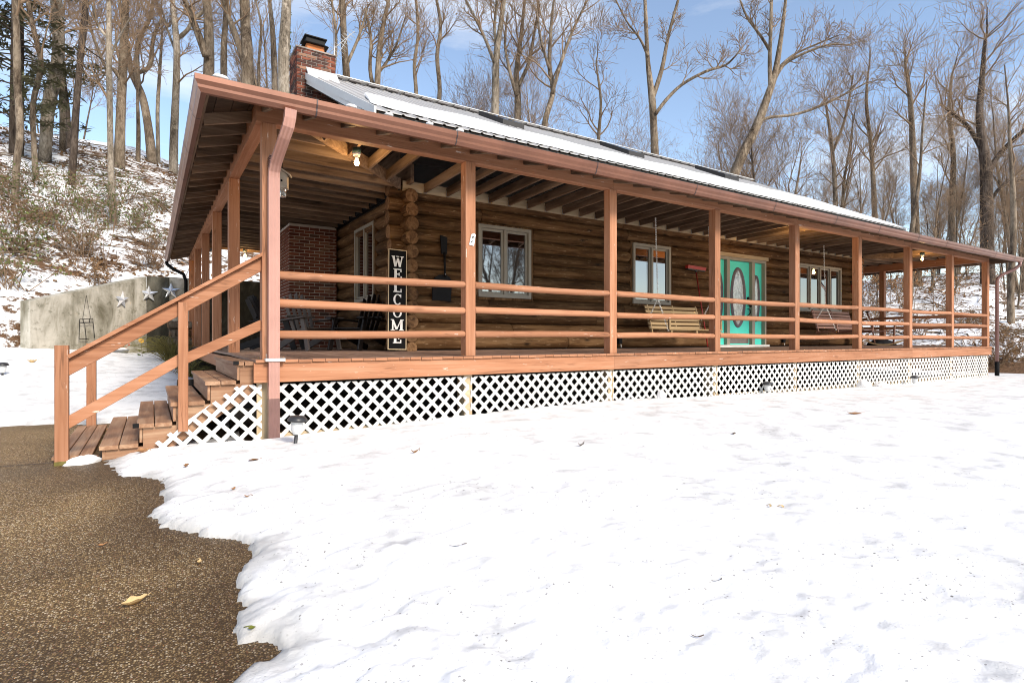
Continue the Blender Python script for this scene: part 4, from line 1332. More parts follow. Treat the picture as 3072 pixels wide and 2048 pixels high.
# triangular lattice under the stairs
def lattice_tri(parent):
    x0, x1, z0, z1 = -1.05, -.012, -.98, -.26
    for s, dy in ((1, 0), (-1, -.0075)):
        xa = x0 - 1.0
        while xa < x1 + 1.0:
            p = clip_slat(x0, x1, z0, z1, xa, z0, s, .0195); xa += .166
            if not p: continue
            poly = p; out = []
            fn = lambda q: (-.26 + .72 * (q[0] + .24)) - q[1]      # below the stringer line
            for i in range(len(poly)):
                a, b = poly[i], poly[(i + 1) % len(poly)]
                fa, fb = fn(a), fn(b)
                if fa >= 0: out.append(a)
                if (fa >= 0) != (fb >= 0):
                    t = fa / (fa - fb); out.append((a[0] + t * (b[0] - a[0]), a[1] + t * (b[1] - a[1])))
            if len(out) >= 3:
                q = MB(); q.prism([(a, -.035 + dy, c) for a, c in out], (0, .007, 0)); sp('slat', q, 'lattice', None, parent)
fr = MB(); fr.box(-.06, -.012, -.026, -.004, -.95, -.24); lt = sp('lattice_panel', fr, 'cedar_z'); lattice_tri(lt)
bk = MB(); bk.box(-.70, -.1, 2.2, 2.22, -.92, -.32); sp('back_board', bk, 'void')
# small metal bracket and rail hardware seen on the steps
for x, z in ((-.25, -.03), (-1.10, -.60)):
    q = MB(); q.box(x - .03, x + .02, -.045, -.022, z - .02, z + .02); sp('corner_bracket', q, 'black_iron')

def clump(label, x, y, sx, sy, sz, z=None, seed=0):
    me = MB(); me.ball((0, 0, 0), 1, 22, 12)
    r = random.Random(seed)
    for i, v in enumerate(me.v):
        k = 1 + .25 * noise.noise((v[0] * 2 + seed, v[1] * 2, v[2] * 2)) + .10 * noise.noise((v[0] * 6 + seed, v[1] * 6, v[2] * 6))
        me.v[i] = (v[0] * sx * k, v[1] * sy * k, max(-.3, v[2]) * sz * k)
    return solo('snow_clump', me, 'snow', label, 'snow', (x, y, ground_at(x, y) + .01 if z is None else z), r.uniform(0, 1), None)
clump('elongated snow clump beside the foot of the handrail post', -1.50, -.06, .14, .07, .06, None, 3)
clump('rounded snow clump against the lattice near the far end of the porch', 11.9, -.28, .16, .14, .14, -.80, 5)
clump('tiny snow knob in front of the lattice under the third post', 5.75, -.22, .08, .07, .12, -.70, 8)
clump('wide low snow heap by the middle of the lattice', 12.6, -.3, .35, .14, .09, -.82, 12)

# ------------------------------------------------------------------ lights on the porch
def porch_light(x, y, z, label, power):
    t = thing('porch_light', label, 'light bulb', (x, y, z), 'bare bulbs under the porch ceiling')
    m1 = MB(); m1.tube([(0, 0, .18), (0, 0, .12)], .055, 14); child('junction_box', m1, 'leaf_green_box', t)
    m1 = MB(); m1.tube([(0, 0, .12), (0, 0, .085)], [.052, .045], 14); m1.tube([(0, 0, .085), (0, 0, .05)], .022, 10); child('socket', m1, 'white', t)
    m1 = MB(); m1.lathe((0, 0, 0), [(.014, .055), (.018, .035), (.030, .012), (.034, -.008), (.028, -.028), (.012, -.040), (.0005, -.043)], 14); child('bulb', m1, 'bulb', t)
    l = bpy.data.lights.new('bulb_light', 'POINT'); l.energy = power; l.color = (1.0, 0.60, 0.24); l.shadow_soft_size = .035
    lo = bpy.data.objects.new('bulb_light', l); COL.objects.link(lo); lo.parent = t; lo.location = (0, 0, -.085)
MT['leaf_green_box'] = flat('green_junction_box', (0.035, 0.075, 0.06), 0.5)
porch_light(1.22, .72, 2.46, 'bare lit bulb under the ceiling at the near porch corner', 8)
porch_light(10.832, .66, 2.45, 'bare lit bulb in front of the turquoise door', 9)
porch_light(17.28, .72, 2.47, 'bare lit bulb at the far right end of the porch', 9)
porch_light(1.15, 10.3, 2.47, 'bare lit bulb deep in the left side porch', 10)
# conduit and wire pieces beside the near bulb
# ------------------------------------------------------------------ things on the porch
# WELCOME sign leaning against the log corner
S_ = thing('welcome_sign', 'tall black WELCOME sign with white letters leaning on the log corner', 'sign', (2.215, 1.90, .05))
S_.rotation_euler = (R(-3.0), R(1.6), 0)
W_, H_ = .305, 1.565
mb = MB(); mb.box(-W_ / 2, W_ / 2, 0, .018, 0, H_); child('board', mb, 'black', S_)
mb = MB(); e = .014
mb.box(-W_ / 2, -W_ / 2 + e, -.006, -.0005, 0, H_); mb.box(W_ / 2 - e, W_ / 2, -.006, -.0005, 0, H_); mb.box(-W_ / 2 + e, W_ / 2 - e, -.006, -.0005, 0, e); mb.box(-W_ / 2 + e, W_ / 2 - e, -.006, -.0005, H_ - e, H_)
child('border', mb, 'cedar_z', S_)
def stroke(mb, pts, w):
    for a, b in zip(pts[:-1], pts[1:]):
        a, b = Vector((a[0], a[1])), Vector((b[0], b[1])); d = (b - a).normalized(); n_ = Vector((-d.y, d.x)) * (w / 2)
        mb.prism([(a.x - n_.x, 0, a.y - n_.y), (b.x - n_.x, 0, b.y - n_.y), (b.x + n_.x, 0, b.y + n_.y), (a.x + n_.x, 0, a.y + n_.y)], (0, .003, 0))
def rect(mb, x0, x1, z0, z1): mb.box(x0, x1, 0, .003, z0, z1)
def arc(mb, cx, cz, rx, rz_, a0, a1, wx, wz, n=26):
    for i in range(n):
        t0, t1 = R(a0 + (a1 - a0) * i / n), R(a0 + (a1 - a0) * (i + 1) / n)
        p = [(cx + rx * math.cos(t0), 0, cz + rz_ * math.sin(t0)), (cx + rx * math.cos(t1), 0, cz + rz_ * math.sin(t1)), (cx + (rx - wx) * math.cos(t1), 0, cz + (rz_ - wz) * math.sin(t1)), (cx + (rx - wx) * math.cos(t0), 0, cz + (rz_ - wz) * math.sin(t0))]
        mb.prism(p, (0, .003, 0))
def glyph(ch):
    """slab-serif capitals in a 1 x 1 box, bold"""
    mb = MB()
    if ch == 'W':
        for pts in ([(.14, .97), (.32, .02)], [(.32, .02), (.50, .80)], [(.50, .80), (.68, .02)], [(.68, .02), (.86, .97)]): stroke(mb, pts, .18 if pts[0][1] > pts[1][1] else .10)
        for a in (0.0, .72): rect(mb, a, a + .28, .93, 1.0)
        rect(mb, .38, .62, .93, 1.0)
    if ch in 'EL':
        rect(mb, .16, .42, 0, 1); rect(mb, .06, .18, 0, .08); rect(mb, .06, .18, .92, 1.0); rect(mb, .40, .92, 0, .11); rect(mb, .80, .92, .11, .32)
        if ch == 'E': rect(mb, .40, .90, .89, 1.0); rect(mb, .78, .90, .70, .89); rect(mb, .40, .62, .45, .56); rect(mb, .60, .70, .36, .65)
        else: rect(mb, .40, .54, .92, 1.0)
    if ch == 'C':
        arc(mb, .52, .5, .44, .5, 42, 318, .20, .085); rect(mb, .78, .88, .68, .98)
    if ch == 'O': arc(mb, .5, .5, .46, .5, 0, 360, .19, .085)
    if ch == 'M':
        rect(mb, .10, .22, 0, 1); rect(mb, .76, .96, 0, 1); stroke(mb, [(.16, .96), (.48, .08)], .17); stroke(mb, [(.48, .08), (.82, .96)], .08)
        for a, b in ((0, .32), (.68, 1.06)): rect(mb, a, b, 0, .075)
        rect(mb, 0, .2, .925, 1.0); rect(mb, .80, 1.06, .925, 1.0)
    return mb
for i, ch in enumerate('WELCOME'):
    g = glyph(ch); w, h = (.20 if ch in 'WM' else .16), .17
    z0 = H_ - .275 - i * .198
    dx = -w / 2 + (.0 if ch != 'M' else -.006)
    g.v = [(x * w + dx, y - .0075 + .0002 * (j % 7), z * h + z0) for j, (x, y, z) in enumerate(g.v)]
    child('letter', g, 'white', S_)
# giant spatula
T_ = thing('giant_spatula', 'oversized black metal spatula hanging on the front logs', 'spatula', (3.13, 2.185, .86))
mb = MB(); mb.prism([(-.19, 0, 0), (.15, 0, -.005), (.165, 0, .20), (.17, 0, .335), (.13, 0, .40), (.05, 0, .43), (-.05, 0, .43), (-.13, 0, .39), (-.17, 0, .32), (-.185, 0, .20)][::-1], (0, .022, 0)); child('blade', mb, 'black_iron', T_)
mb = MB(); mb.tube([(.035, -.01, .40), (.03, -.02, .55), (.02, -.02, .80)], [.020, .017, .022], 10); mb.prism([(-.03, -.025, .78), (.065, -.025, .78), (.075, -.025, 1.06), (-.055, -.025, 1.09)][::-1], (0, .025, 0)); child('handle', mb, 'black_iron', T_)
mb = MB(); mb.ball((.035, -.03, .44), .012, 8, 6); child('rivet', mb, 'galv', T_)
# red broom standing on its handle
B_ = thing('push_broom', 'red push broom leaning upside down on the wall beside the door', 'broom', (9.30, 2.04, .03))
mb = MB(); mb.tube([(-.10, -.42, .02), (.10, .06, 1.72)], .014, 10); child('pole', mb, 'red_handle', B_)
mb = MB(); mb.bar((-.20, .06, 1.765), (.40, .07, 1.745), .07, .045, ch=.01); mb.tube([(.10, .06, 1.70), (.10, .06, 1.75)], [.022, .05], 10); child('head', mb, 'dark_plastic', B_)
mb = MB(); mb.sweep([(-.21, .055, 1.80), (.41, .065, 1.78)], [(-.035, -.03), (.035, -.03), (.045, .04), (-.045, .04)]); child('bristles', mb, 'red', B_)
# red snow shovel by the four-pane window
B_ = thing('snow_shovel', 'narrow red-handled shovel leaning on the wall past the four-pane window', 'shovel', (16.22, 2.08, .03))
mb = MB(); mb.tube([(.02, -.12, .35), (0, .02, 1.78)], .016, 8); child('shaft', mb, 'red_handle', B_)
mb = MB(); mb.tube([(-.07, .02, 1.86), (.07, .02, 1.86)], .018, 8); mb.tube([(0, .02, 1.76), (-.06, .02, 1.86)], .012, 6); mb.tube([(0, .02, 1.76), (.06, .02, 1.86)], .012, 6); child('grip', mb, 'black', B_)
mb = MB(); mb.prism([(-.14, -.15, 0), (.16, -.15, 0), (.15, -.12, .32), (.06, -.11, .40), (-.04, -.11, .40), (-.13, -.12, .32)], (0, .012, 0)); child('blade', mb, 'red', B_)
# card on the second post
mb = MB(); mb.prism([(-.052, 0, -.075), (.02, 0, -.085), (.050, 0, .062), (.022, 0, .078), (-.018, 0, .06)][::-1], (0, .006, 0))
t = solo('card_tag', mb, 'tag', 'white card tag pinned to the second porch post', 'tag', (2.462, -.080, 1.485), .12)
q = MB(); arc(q, .008, .022, .018, .015, 0, 360, .008, .008, 12); q.box(-.03, -.005, 0, .001, -.04, -.03); q.box(-.012, .01, 0, .001, -.022, -.014)
q.v = [(x, y - .003, z) for x, y, z in q.v]; child('scribble', q, 'black', t)
# outlets
for x, lab in ((7.13, 'black outlet cover on the lowest log below the tan swing'), (12.92, 'black outlet cover on the lowest log right of the door')):
    mb = MB(); mb.bar((0, 0, -.08), (0, 0, .08), .10, .07, up=(0, 1, 0), ch=.012)
    o = solo('outlet_box', mb, 'black', lab, 'outlet', (x, 2.165, .20)); q = MB(); q.tube([(.02, -.01, -.08), (.02, -.02, -.15)], .008, 6); child('plug', q, 'white', o)
# carpenter-bee trap by the corner post
B_ = thing('bee_trap', 'small grey wooden box with a glass jar hanging beside the corner post', 'insect trap', (.33, .72, 2.06))
B_.rotation_euler = (0, 0, R(-20))
mb = MB(); mb.prism([(-.06, -.06, -.06), (.06, -.06, -.06), (.06, -.06, .09), (0, -.06, .14), (-.06, -.06, .10)][::-1], (0, .12, 0)); bx = child('box', mb, 'birch_grey', B_)
mb = MB(); mb.bar((-.095, -.03, .095), (.005, -.03, .155), .15, .016); mb.bar((.0, -.03, .150), (.10, -.03, .085), .15, .016); child('roof', mb, 'birch_grey', B_)
mb = MB(); mb.tube([(0, -.063, .02), (0, -.060, .02)], .012, 10); child('hole', mb, 'black', B_)
mb = MB(); mb.lathe((0, 0, 0), [(.038, -.06), (.046, -.075), (.046, -.15), (.036, -.165), (.001, -.166)], 16); child('jar', mb, 'jar', B_)
mb = MB(); mb.tube([(0, 0, .13), (0, 0, .60)], .003, 5); child('string', mb, 'black', B_)
# porch swings -----------------------------------------------------------------
chain_link = None
def chain(mb, a, b, sp_=.045):
    a, b = Vector(a), Vector(b); L_ = (b - a).length; n = max(2, int(L_ / sp_)); d = (b - a).normalized()
    sx = d.cross(Vector((0, 1, 0.1))).normalized(); sy = d.cross(sx)
    for i in range(n):
        c = a + d * (L_ * (i + .5) / n); w = (sx if i % 2 else sy) * .013; h = d * (sp_ * .72)
        pts = [c - h * .5 - w * 0, c - h * .3 + w, c + h * .3 + w, c + h * .5, c + h * .3 - w, c - h * .3 - w, c - h * .5]
        mb.tube(pts, .0055, 4, 0, False)
def swing(name, label, x0, w, y0, zs, mat, mats_end, cx):
    """bench faces -Y; y0 is the seat's front edge"""
    t = thing(name, label, 'porch swing', (x0, y0, zs), 'porch swings')
    for i in range(6):
        mb = MB(); yy = .03 + i * .085; z = -.012 * i + (.012 if i == 0 else 0); mb.bar((0, yy, z), (w, yy, z), .066, .022, ch=.004); child('seat_slat', mb, mat, t)
    for i in range(6):
        mb = MB(); s = .06 + i * .082; mb.bar((-.02, .50 + s * .30, s), (w - .02, .50 + s * .30, s), .062, .02, up=(0, .95, -.3), ch=.004); child('back_slat', mb, mat, t)
    for x in (.06, w / 2, w - .06):
        mb = MB(); mb.bar((x, .51, -.05), (x, .66, .52), .045, .028, up=(1, 0, 0), ch=.003); mb.bar((x, .0, -.035), (x, .56, -.075), .04, .05, ch=.003); child('rib', mb, mat, t)
    for x in (.02, w - .02):
        q = child('arm', MB().bar((x, -.02, .235), (x, .58, .215), .075, .022, ch=.004), mats_end, t)
        child('arm_post', MB().bar((x, .03, .0), (x, .03, .225), .045, .045, up=(0, 1, 0), ch=.003), mats_end, t)
    for x in (-.01, w + .01):
        mb = MB(); top = Vector((x + cx, .30, 2.60 - zs)); kn = Vector((x + cx * .3, .28, .62))
        chain(mb, top, kn); chain(mb, kn, (x, .02, -.03)); chain(mb, kn, (x, .56, .20)); child('chain', mb, 'chain', t)
swing('porch_swing', 'tan slatted porch swing on chains in front of the middle window', 7.40, 1.58, 1.08, .39, 'swing_x', 'swing_y', -.06)
swing('porch_swing', 'dark brown slatted porch swing on chains below the four-pane window', 13.46, 1.86, 1.08, .46, 'dark_swing_x', 'dark_swing_y', -.05)
# low-slung chairs on the left porch
def chair(label, x, y, rot, wk):
    t = thing('wooden_chair', label, 'chair', (x, y, .028), 'wooden chairs on the left porch')
    t.rotation_euler = (0, 0, rot)
    M_ = lambda a: wk + '_' + a
    for i in range(6):
        child('seat_slat', MB().bar((-.26, -.26 + i * .09, .37 - i * .022), (.26, -.26 + i * .09, .37 - i * .022), .078, .02, ch=.003), M_('x'), t)
    for i in range(5):
        x_ = -.20 + i * .10; child('back_slat', MB().bar((x_ * .85, .20, .24), (x_ * 1.1, .48, .98 - .02 * abs(i - 2) ** 2), .085, .018, up=(1, 0, 0), ch=.003), M_('z'), t)
    for s in (-1, 1):
        child('arm', MB().bar((s * .33, -.36, .545), (s * .31, .40, .50), .115, .024, ch=.004), M_('y'), t)
        child('leg', MB().bar((s * .30, -.20, .53), (s * .30, -.36, .0), .03, .095, up=(1, 0, 0) if False else (0, 1, 0), ch=.003), M_('z'), t)
        child('leg', MB().bar((s * .275, -.28, .36), (s * .275, .62, .03), .028, .11, ch=.003), M_('y'), t)
    child('back_rail', MB().bar((-.27, .335, .57), (.27, .335, .57), .05, .028), M_('x'), t)
chair('black wooden lounge chair against the brick chimney, nearest the corner post', .98, 4.55, R(62), 'black_wood')
chair('grey-legged wooden chair in front of the brick chimney', 1.30, 3.45, R(20), 'grey_wood')
chair('black wooden lounge chair below the side window, behind the WELCOME sign', 1.98, 3.1, R(-55), 'black_wood')
# rocking chair and dark cover at the far end
t = thing('rocking_chair', 'tan wooden rocking chair at the far end of the porch', 'chair', (17.25, 1.70, .03)); t.rotation_euler = (0, 0, R(25))
for s in (-1, 1):
    pts = [(s * .24, -.46 + .115 * i, .02 + .010 * (i - 4) ** 2 * .8) for i in range(9)]
    child('rocker', MB().sweep(pts, [(-.016, -.02), (.016, -.02), (.016, .02), (-.016, .02)]), 'swing_y', t)
    child('leg', MB().tube([(s * .24, -.24, .05), (s * .25, -.27, .62)], .019, 8), 'dark_swing_z', t); child('leg', MB().tube([(s * .24, .22, .05), (s * .22, .27, .42), (s * .22, .42, 1.02)], .019, 8), 'dark_swing_z', t)
    child('arm', MB().bar((s * .27, -.34, .63), (s * .24, .33, .62), .07, .024), 'swing_y', t)
child('seat', MB().bar((-.25, 0, .42), (.25, 0, .42), .50, .03), 'dark_swing_x', t)
for i in range(5): child('back_slat', MB().bar((-.16 + .08 * i, .26, .45), (-.16 + .08 * i, .41, .98), .05, .014, up=(1, 0, 0)), 'dark_swing_z', t)
child('top_rail', MB().bar((-.25, .42, 1.0), (.25, .42, 1.0), .09, .025), 'black_wood_x', t)
mb = MB(); mb.ball((0, 0, 0), 1, 18, 10, 0, (.72, .30, .20))
mb.v = [(x * (1 + .15 * noise.noise((x * 3, y * 3, z * 4))), y, max(z * (1 + .3 * noise.noise((x * 4, y * 4, 2))), 0)) for x, y, z in mb.v]
solo('folded_tarp', mb, 'black', 'low black tarp bundle lying on the deck behind the rocking chair', 'tarp', (17.95, 2.05, .028))

# ------------------------------------------------------------------ antenna behind the chimney
MT['galv_pale'] = flat('dull_aluminium', (0.42, 0.42, 0.42), 0.5, 0.2)
an = thing('tv_antenna', 'pale spiky television antenna above the roof behind the chimney', 'antenna', (2.62, 6.95, 6.3))
child('mast', MB().tube([(0, 0, -.1), (0, 0, 1.15)], .018, 8), 'galv', an)
for sx, a in ((1, .0), (-1, .35)):
    b0, b1 = Vector((-.12 * sx - .05, a, .52)), Vector((.50, .05 + a, 1.28 + (.12 if sx < 0 else 0)))
    child('boom', MB().tube([b0, b1], .008, 6), 'galv_pale', an)
    el = MB()
    for i in range(11):
        c = b0.lerp(b1, (i + .5) / 11); l = .14 if i % 2 else .12
        el.tube([c + Vector((-l * .75, .1 * l, l * .5)), c + Vector((l * .75, -.1 * l, -l * .5))], .005, 4)
    child('elements', el, 'galv_pale', an)

# ------------------------------------------------------------------ retaining wall, stars, pots
rw = thing('retaining_wall', 'stained concrete retaining wall sloping down to the left behind the stairs', 'wall', (-1.1, 13.45, 0))
def wl(p): return Vector(p) - Vector((-1.1, 13.45, 0))
A = Vector((-3.33, 10.55, 0)); Bc = Vector((-1.10, 13.45, 0))
dv = (Bc - A).normalized(); nv = Vector((-dv.y, dv.x, 0)) * .25
top = lambda t: 1.10 + (2.06 - 1.10) * t
mb = MB(); b = 0
pts = [A, Bc, Bc + nv, A + nv]
mb.v = [tuple(wl((p.x, p.y, -1.0))) for p in pts] + [tuple(wl((p.x, p.y, top(t)))) for p, t in zip(pts, (0, 1, 1, 0))]
for q in ((0, 3, 2, 1), (4, 5, 6, 7), (0, 1, 5, 4), (1, 2, 6, 5), (2, 3, 7, 6), (3, 0, 4, 7)): mb.face(q)
child('wing_wall', mb, 'concrete', rw)
mb = MB(); o_ = wl((0, 0, 0)); mb.box(.004, 20.0, .0, .25, -1.0, 2.08); child('back_wall', mb, 'concrete_dark', rw, label='dark wall panel behind the porch, shade put into its colour')
mb = MB(); mb.box(.58, 1.12, -.012, -.001, -1.0, 2.06); child('pale_panel', mb, 'concrete', rw)
def star(label, p, rad, face, tilt=0):
    pts = []
    for i in range(10):
        r = rad if i % 2 == 0 else rad * .40
        a = math.pi / 2 + math.pi * i / 5
        pts.append((r * math.cos(a), 0, r * math.sin(a)))
    mb = MB(); mb.v = pts + [(0, -rad * .28, 0), (0, .01, 0)]
    for i in range(10): mb.face((i, 10, (i + 1) % 10)); mb.face(((i + 1) % 10, 11, i))
    o = solo('tin_star', mb, 'star', label, 'star decoration', p, face, 'tin stars on the retaining wall'); o.rotation_euler = (R(tilt), 0, face)
fw = math.atan2(dv.y, dv.x)
def onwing(t, z, out=.05):
    p = A.lerp(Bc, t); n_ = Vector((dv.y, -dv.x, 0)); p = p + n_ * out; return (p.x, p.y, z)
star('first silver tin star on the wall, farthest from the porch', onwing(.73, 1.31), .26, fw, 6)
star('middle silver tin star, at the corner of the wall', (-1.04, 13.36, 1.55), .25, .2, 3)
star('silver tin star closest to the porch posts', (-.48, 13.37, 1.66), .25, 0, 0)
# wire basket decoration
t = thing('wire_frame', 'rusty wire basket frame hung from a nail on the wall', 'wire decoration', onwing(.40, .62, .07)); t.rotation_euler = (0, 0, fw)
mb = MB(); r_ = .008
mb.tube([(-.12, 0, .08), (0, 0, .72)], .004, 5); mb.tube([(.15, 0, .08), (0, 0, .72)], .004, 5); child('hanger', mb, 'black_iron', t)
mb = MB()
for a, b in (((-.2, 0, .10), (.2, 0, .13)), ((-.2, 0, 0), (.2, 0, .03)), ((-.2, 0, .1), (-.22, 0, -.42)), ((.2, 0, .13), (.26, 0, -.38)), ((-.05, 0, .0), (.0, 0, -.42)), ((-.2, 0, -.40), (.06, 0, -.40)), ((-.08, 0, .11), (-.08, -.0, .0)), ((.1, 0, .12), (.1, 0, .02))):
    mb.tube([a, b], r_, 6)
child('grid', mb, 'black_iron', t)
# pots
pp = (-1.67, 11.8); gz = ground_at(*pp)
t = thing('flower_pot', 'grey pot topped with snow below the handrail by the wall', 'pot', (pp[0], pp[1], gz + .02)); t.scale = (.8, .8, .72)
mb = MB(); mb.lathe((0, 0, 0), [(.001, 0), (.17, 0), (.235, .20), (.25, .205), (.25, .25), (.22, .25), (.21, .2)], 20); child('pot', mb, 'pot', t)
mb = MB(); mb.ball((0, 0, .24), .2, 14, 8, 0, (1, 1, .42)); child('snow_cap', mb, 'snow_clean', t)
mb = MB()
for i in range(6): a = i * 1.05; mb.tube([(.08 * math.cos(a), .08 * math.sin(a), .25), (.24 * math.cos(a), .2 * math.sin(a), .40 + .03 * i)], .006, 5); mb.ball((.24 * math.cos(a), .2 * math.sin(a), .41 + .03 * i), .035, 8, 5)
child('flowers', mb, 'pinkred', t)
fx, fy = -1.19, 10.4; gz = ground_at(fx, fy)
t = thing('yellow_flower', 'single yellow flower on a stem in front of the concrete wall', 'flower', (fx, fy, gz + .04)); t.scale = (.55, .55, .50)
child('stem', MB().tube([(0.05, 0, 0), (.02, .01, .45), (0, 0, .92)], .008, 6), 'drygrass', t)
mb = MB()
for i in range(9):
    a = i * .698; c, s = math.cos(a), math.sin(a)
    mb.prism([(.02 * c, -.01, .92 + .02 * s), (.085 * c - .03 * s, -.02, .92 + .085 * s + .03 * c), (.125 * c, -.015, .92 + .125 * s), (.085 * c + .03 * s, -.02, .92 + .085 * s - .03 * c)], (0, .006, 0))
child('petals', mb, 'yellow', t)
child('flower_eye', MB().ball((0, -.02, .92), .028, 10, 6), 'leaf_brown', t)
mb = MB()
for a, z in ((.3, .3), (2.4, .42), (3.6, .2)): mb.prism([(0, 0, z), (.1 * math.cos(a), .1 * math.sin(a), z + .07), (.2 * math.cos(a), .2 * math.sin(a), z + .05), (.11 * math.cos(a), .11 * math.sin(a), z - .02)], (0, 0, .004))
child('leaf', mb, 'shrub_green', t)
# drooping ornamental grass
rg = random.Random(77)
def grass_clump(x, y, n, hgt, spread, label, mat='drygrass', drift=0):
    gz = ground_at(x, y); mb = MB()
    for i in range(n):
        a = rg.uniform(0, 6.283); r0 = rg.uniform(0, .14); L_ = hgt * rg.uniform(.5, 1.1); out = spread * rg.uniform(.2, 1.0)
        p = Vector((r0 * math.cos(a), r0 * math.sin(a), 0)); pts = []
        for k in range(6):
            s = k / 5
            pts.append(p + Vector(((out * math.cos(a) + drift) * s ** 1.6, out * math.sin(a) * s ** 1.6, L_ * (s - .55 * s ** 3.2))))
        w = rg.uniform(.004, .008)
        mb.tube(pts, [w, w, w * .9, w * .8, w * .6, w * .2], 3, 0, False)
    return solo('ornamental_grass', mb, mat, label, 'grass clump', (x, y, gz))
grass_clump(-.55, 9.3, 170, 1.25, .95, 'drooping clump of dry olive ornamental grass beside the porch posts', drift=-.25)
grass_clump(-.35, 7.2, 70, .95, .6, 'smaller tuft of dry grass behind the handrail post')
# firewood
rf = random.Random(41)
n_fw = 0
FWL = ['lowest', 'second', 'third', 'fourth', 'fifth']
for row in range(5):
    for c in range(4 if row < 4 else 3):
        r = rf.uniform(.085, .12); x = -.36 + rf.uniform(-.04, .04); L_ = rf.uniform(.42, .55)
        y = 10.35 + c * .225 + (row % 2) * .1; z = ground_at(-.4, 10.4) + .14 + row * .215
        mb = MB(); k = 9
        sec = [(r * rf.uniform(.75, 1.08) * math.cos(6.283 * i / k), r * rf.uniform(.75, 1.08) * math.sin(6.283 * i / k)) for i in range(k)]
        mb.sweep([(-L_ / 2, 0, 0), (L_ / 2, 0, 0)], sec, (0, 0, 1), 0, False, True, 1)
        col = ['at its near end', 'second from its near end', 'second from its far end', 'at its far end'][c if row < 4 else min(c, 3)]
        o = solo('firewood_log', mb, ('bark_tan', 'log_end'), f'split firewood log, {FWL[row]} row of the stack beside the porch, {col}', 'firewood', (x, y, z), rf.uniform(-.12, .12), 'firewood stacked beside the left porch')
# solar path lights
def solar(x, y, gz, label, tilt=0, h=.16):
    t = thing('solar_light', label, 'path light', (x, y, gz), 'solar path lights in the snow'); t.rotation_euler = (R(tilt * .5), R(tilt), 0)
    child('stake', MB().tube([(0, 0, -.2), (0, 0, h)], .017, 8), 'dark_plastic', t)
    child('lens', MB().lathe((0, 0, 0), [(.028, h - .005), (.052, h + .035), (.060, h + .12), (.058, h + .125)], 16), 'lens', t)
    child('cap', MB().lathe((0, 0, 0), [(.06, h + .12), (.092, h + .125), (.094, h + .14), (.07, h + .172), (.045, h + .178), (.0005, h + .185)], 18), 'dark_plastic', t)
solar(.20, -.62, -.83, 'solar path light in the snow beside the corner downspout', 4, .12)
solar(8.62, -.16, -.80, 'solar path light in front of the lattice below the turquoise door', 0, .05)
solar(14.3, -.28, -.86, 'solar path light sunk in the snow near the far end of the lattice', 0, .03)
solar(-3.22, 7.0, ground_at(-3.2, 7.0) + .05, 'dark path light standing in the snow at the left edge of the yard', 0, .10)
# fallen leaves and twigs --------------------------------------------------------
def leaf_mesh(L_, W, curl, fold, seed):
    mb = MB(); n = 9
    for i in range(n + 1):
        t = i / n
        w = W * math.sin(math.pi * min(1, t * .92 + .04)) ** .8 * (1 + .18 * math.sin(seed + 11 * t))
        z = curl * (t - .5) ** 2 * 4
        for s in (-1, -.5, 0, .5, 1): mb.v.append((L_ * (t - .5), s * w, z + fold * abs(s) * w * 1.2 + .006))
    for i in range(n):
        for j in range(4): mb.face((i * 5 + j, (i + 1) * 5 + j, (i + 1) * 5 + j + 1, i * 5 + j + 1), 0, True)
    mb.tube([(L_ * .5, 0, curl + .006), (L_ * .66, .01, curl * 1.2 + .004), (L_ * .8, .03, .006)], .0022, 4)
    return mb
from mathutils.bvhtree import BVHTree
def bvh(nm):
    me = bpy.data.objects[nm].data
    return BVHTree.FromPolygons([v.co.copy() for v in me.vertices], [tuple(p.vertices) for p in me.polygons])
GROUND_B = [bvh('snow_cover'), bvh('driveway')]
def on_ground(px, py, z):
    d = ray(px, py).normalized(); o = Vector((CX, CY, CZ)); best = None
    for B in GROUND_B:
        h = B.ray_cast(o, d, 60)
        if h[0] is not None and (best is None or h[3] < best[1]): best = (h[0], h[3])
    if best: return best[0]
    r = ray(px, py); return o + r * ((z - CZ) / r.z)
def fallen(px, py, z, L_, W, rot, mat, label, curl=.012, fold=.5, name='fallen_leaf', cat='leaf'):
    p = on_ground(px, py, z)
    solo(name, leaf_mesh(L_, W, curl, fold, px), mat, label, cat, p, rot, 'fallen leaves')
fallen(405, 1815, -.965, .105, .024, .45, 'leaf_tan', 'large curled tan leaf lying on the bare driveway', .02, .9)
fallen(430, 1358, -.84, .115, .03, .6, 'leaf_brown', 'brown leaf on the snow right beside the lowest stair tread', .02, .9)
fallen(762, 1381, -.82, .09, .028, .1, 'leaf_brown', 'flat brown leaf on the snow in front of the corner downspout', .006, .2)
fallen(558, 1402, -.83, .055, .02, 1.0, 'leaf_brown', 'small curled brown leaf on the snow between the stairs and the downspout', .02, .8)
fallen(700, 1470, -.85, .04, .013, .8, 'leaf_brown', 'tiny dark leaf at the middle of the front snow slope, upper of two')
fallen(741, 1492, -.85, .035, .010, -.4, 'leaf_brown', 'tiny brown leaf at the middle of the front snow slope, lower of two')
fallen(755, 1888, -.93, .028, .013, 1.4, 'leaf_green', 'olive green leaf standing on the snow edge near the driveway', .004, .2)
fallen(1245, 1359, -.78, .085, .012, .2, 'leaf_brown', 'twisted brown leaf on the snow below the second post', .03, .8)
fallen(1743, 1338, -.77, .08, .010, .1, 'bark_twig', 'dark curled leaf on the snow below the third post', .03, .8)
fallen(2202, 1303, -.80, .075, .016, .3, 'bark_twig', 'dark bark scrap on the snow below the door', .01, .4)
fallen(2565, 1243, -.84, .21, .024, -.5, 'leaf_brown', 'long brown leaf on the snow in front of the far lattice', .02, .7)
